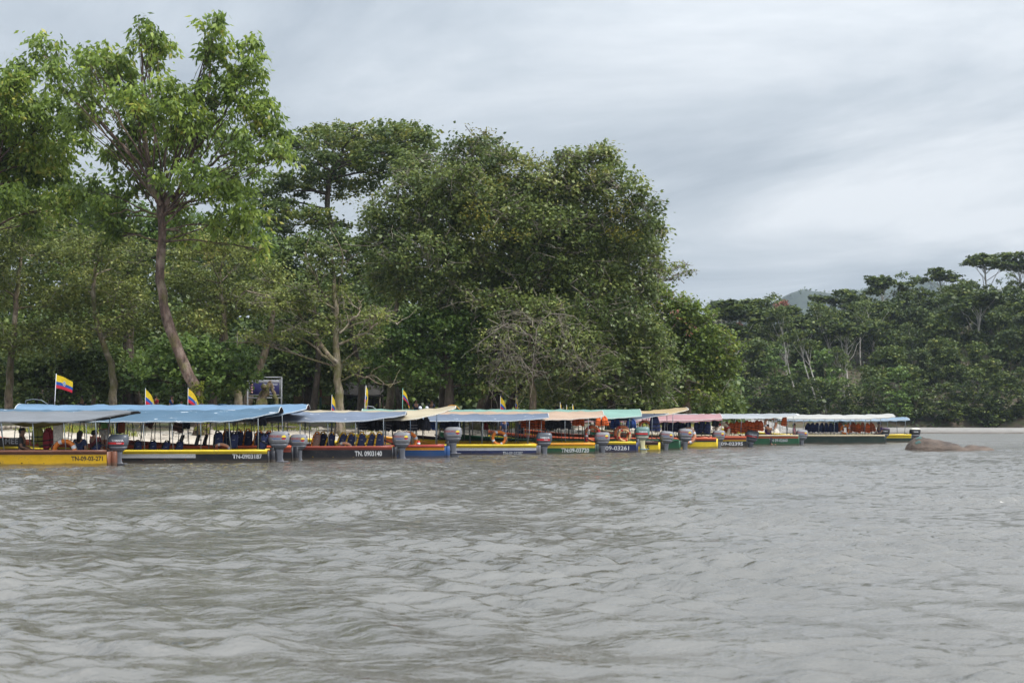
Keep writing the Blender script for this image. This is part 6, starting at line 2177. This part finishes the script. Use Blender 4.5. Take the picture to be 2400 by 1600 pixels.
thatch = barkmat('palm_thatch', (0.11, 0.07, 0.045), (0.2, 0.15, 0.10), (0.05, 0.05, 0.02), 0.3, 0.1, 3.0)
hut(122, 93, 46, 912, 'small brown roofed shelter behind the largest flag', thatch, None)
hut(852, 96, 100, 896, 'dark plank shed in the shade between the lichen tree and the lamps flag', paint('dark_roof', (0.03, 0.026, 0.024), 0.8, 0.3), paint('dark_plank', (0.035, 0.028, 0.022), 0.8, 0.4))

# boulder in the river
bc = P(2238, 1056, 68.0)
bo = thing('boulder', 'smooth brown boulder with a teal paint mark rising from the river', 'rock', (bc[0], 68.6, 0.0))
ths = np.linspace(0, 2 * math.pi, 72, endpoint=False)
phs = np.linspace(0.0, 1.0, 20)
hl = 107 / F * 68
xs_ = np.linspace(-hl * 1.02, hl * 1.06, 64)
prof = np.interp(xs_ / hl, [-1.02, -0.97, -0.86, -0.74, -0.62, -0.4, -0.1, 0.12, 0.25, 0.3, 0.45, 0.7, 0.9, 1.06], [-0.25, 0.20, 0.58, 0.77, 0.78, 0.63, 0.50, 0.39, 0.20, 0.19, 0.33, 0.28, 0.12, -0.25])
wdt = np.interp(xs_ / hl, [-1.02, -0.9, -0.5, 0.2, 0.6, 1.06], [0.25, 0.75, 1.0, 0.8, 0.7, 0.25])
ring = np.linspace(-0.18, math.pi + 0.18, 22)
G = np.stack([np.stack([np.full(22, x) + 0.05 * np.sin(ring * 5 + x * 3), w_ * np.cos(ring) * (1 + 0.08 * np.sin(ring * 4 + x * 2.1)), (p_ + 0.35) * np.clip(np.sin(ring), -0.2, 1) ** 1 * (1 + 0.03 * np.sin(x * 4.3 + ring * 3.0) + 0.012 * np.sin(x * 13 + ring * 6) - 0.03 * np.abs(np.sin(x * 2.3 + ring * 2.2))) - 0.35], -1) for x, p_, w_ in zip(xs_, prof, wdt)])
m = MB()
m.grid(G[:, ::-1])
mr, nt, b = new_mat('brown_river_rock')
nn = noise(nt, 1.6, 8, 0.65, (0.5, 1, 2.0))
n2 = noise(nt, 9.0, 5, 0.6, (0.6, 1, 1.6))
nt.links.new(ramp(nt, nn, [(0.3, (0.022, 0.014, 0.010)), (0.48, (0.070, 0.047, 0.034)), (0.68, (0.135, 0.098, 0.074))]), b.inputs['Base Color'])
b.inputs['Roughness'].default_value = 0.7
bump(nt, b, nmath(nt, 'ADD', nn, nmath(nt, 'MULTIPLY', n2, 0.35)), 0.12, 0.8)
m.build('stone', mr, bo, smooth=True)
m = MB()
for x0, x1, a0, a1 in ((-0.80, -0.68, 1.05, 1.5), (-0.84, -0.73, 0.72, 1.0), (-0.72, -0.66, 1.42, 1.62)):
    ia, ib = np.searchsorted(xs_ / hl, [x0, x1])
    ja, jb = np.searchsorted(math.pi - ring[::-1], [0, 0])
    sel = [k for k in range(22) if a0 <= math.pi - ring[k] + 0.0 <= a1]
    if len(sel) >= 2:
        Q = G[ia:ib + 1][:, sel].copy()
        Q += np.array([-0.006, -0.010, 0.010])
        m.grid(Q[:, ::-1])
if m.n:
    m.build('paint_mark', paint('teal_paint', (0.03, 0.085, 0.075), 0.6, 0.6, (0.12, 0.09, 0.075), 6), bo, smooth=True)

# stones, driftwood and grass on the beach
gr = Crown()
rg = np.random.default_rng(51)
n = 1500
X = rg.uniform(-34, 17, n)
Y = shore(X) + 8.2 + np.abs(rg.normal(0, 3.2, n))
C = np.stack([X, Y, ground_z(X, Y) + 0.08], 1)
keep = smooth_noise(X, Y, 0.5, 61) > -0.35
C = C[keep]
k = 14
base = np.repeat(C, k, 0) + rg.normal(size=(len(C) * k, 3)) * np.array([0.28, 0.28, 0.03])
ax = rg.normal(size=base.shape) * 0.55 + np.array([0, 0, 1.0])
V, t = leaf_cards(base, ax, rg.normal(size=base.shape), rg.uniform(0.18, 0.42, len(base)), 0.05, np.clip(rg.normal(0.5, 0.25, len(base)), 0, 1))
gr.V.append(V)
gr.t.append(t)
gr.build('grass', LEAF['grass'], None)
stone_m = paint('beach_stone', (0.30, 0.265, 0.225), 0.8, 0.4)
sm = MB()
for i in range(420):
    x = rg.uniform(-30, 20)
    y = float(shore(x)) + rg.uniform(0.8, 11)
    z = float(ground_z(x, y))
    s_ = rg.uniform(0.05, 0.2) * (1.5 if x > -10 else 0.8)
    R0 = rg.uniform(0.8, 1.2, 8)
    a = np.linspace(0, 6.28, 8, endpoint=False)
    sm.loft([np.stack([x + s_ * R0 * q * np.cos(a), y + s_ * R0 * q * np.sin(a) * 0.8, np.full(8, z + s_ * zz)], 1) for q, zz in ((1.0, -0.2), (1.05, 0.2), (0.7, 0.55), (0.25, 0.68))])
kind(sm.build('stones', stone_m, None), 'stuff')
LOGS = ['pale driftwood log on the sand seen under the blue canopy', 'bleached branch on the grass left of the red-brown boat', 'short log on the stones above TN. 0903140', 'grey log on the bank seen under the slate canopy', 'branch lying on the bank under the cream canopy', 'twisted log on the sand below the seated man']
for i, (px, d_, L_) in enumerate(((470, 70.5, 1.6), (655, 72, 2.2), (830, 72, 1.2), (775, 73, 1.8), (985, 76, 2.0), (30, 62, 1.5))):
    x, y, z = on_ground(px, d_)
    o = thing('driftwood_log', LOGS[i], 'driftwood', (x, y, z), rg.uniform(-0.5, 0.5), 'driftwood on the beach')
    m = MB()
    tt_ = np.linspace(-L_ / 2, L_ / 2, 9)
    m.tube(np.stack([tt_, 0.1 * np.sin(tt_ * 2 + i), 0.09 + 0.05 * np.cos(tt_ * 3) + 0.08 * (tt_ > 0) * tt_], 1), np.linspace(0.12, 0.05, 9), 7)
    m.build('log', BARK['twig'], o, smooth=True)
    m = MB()
    m.tube([(L_ * 0.1, 0, 0.12), (L_ * 0.25, 0.15, 0.4), (L_ * 0.3, 0.2, 0.55)], [0.04, 0.03, 0.015], 5)
    m.build('stub', BARK['twig'], o, smooth=True)
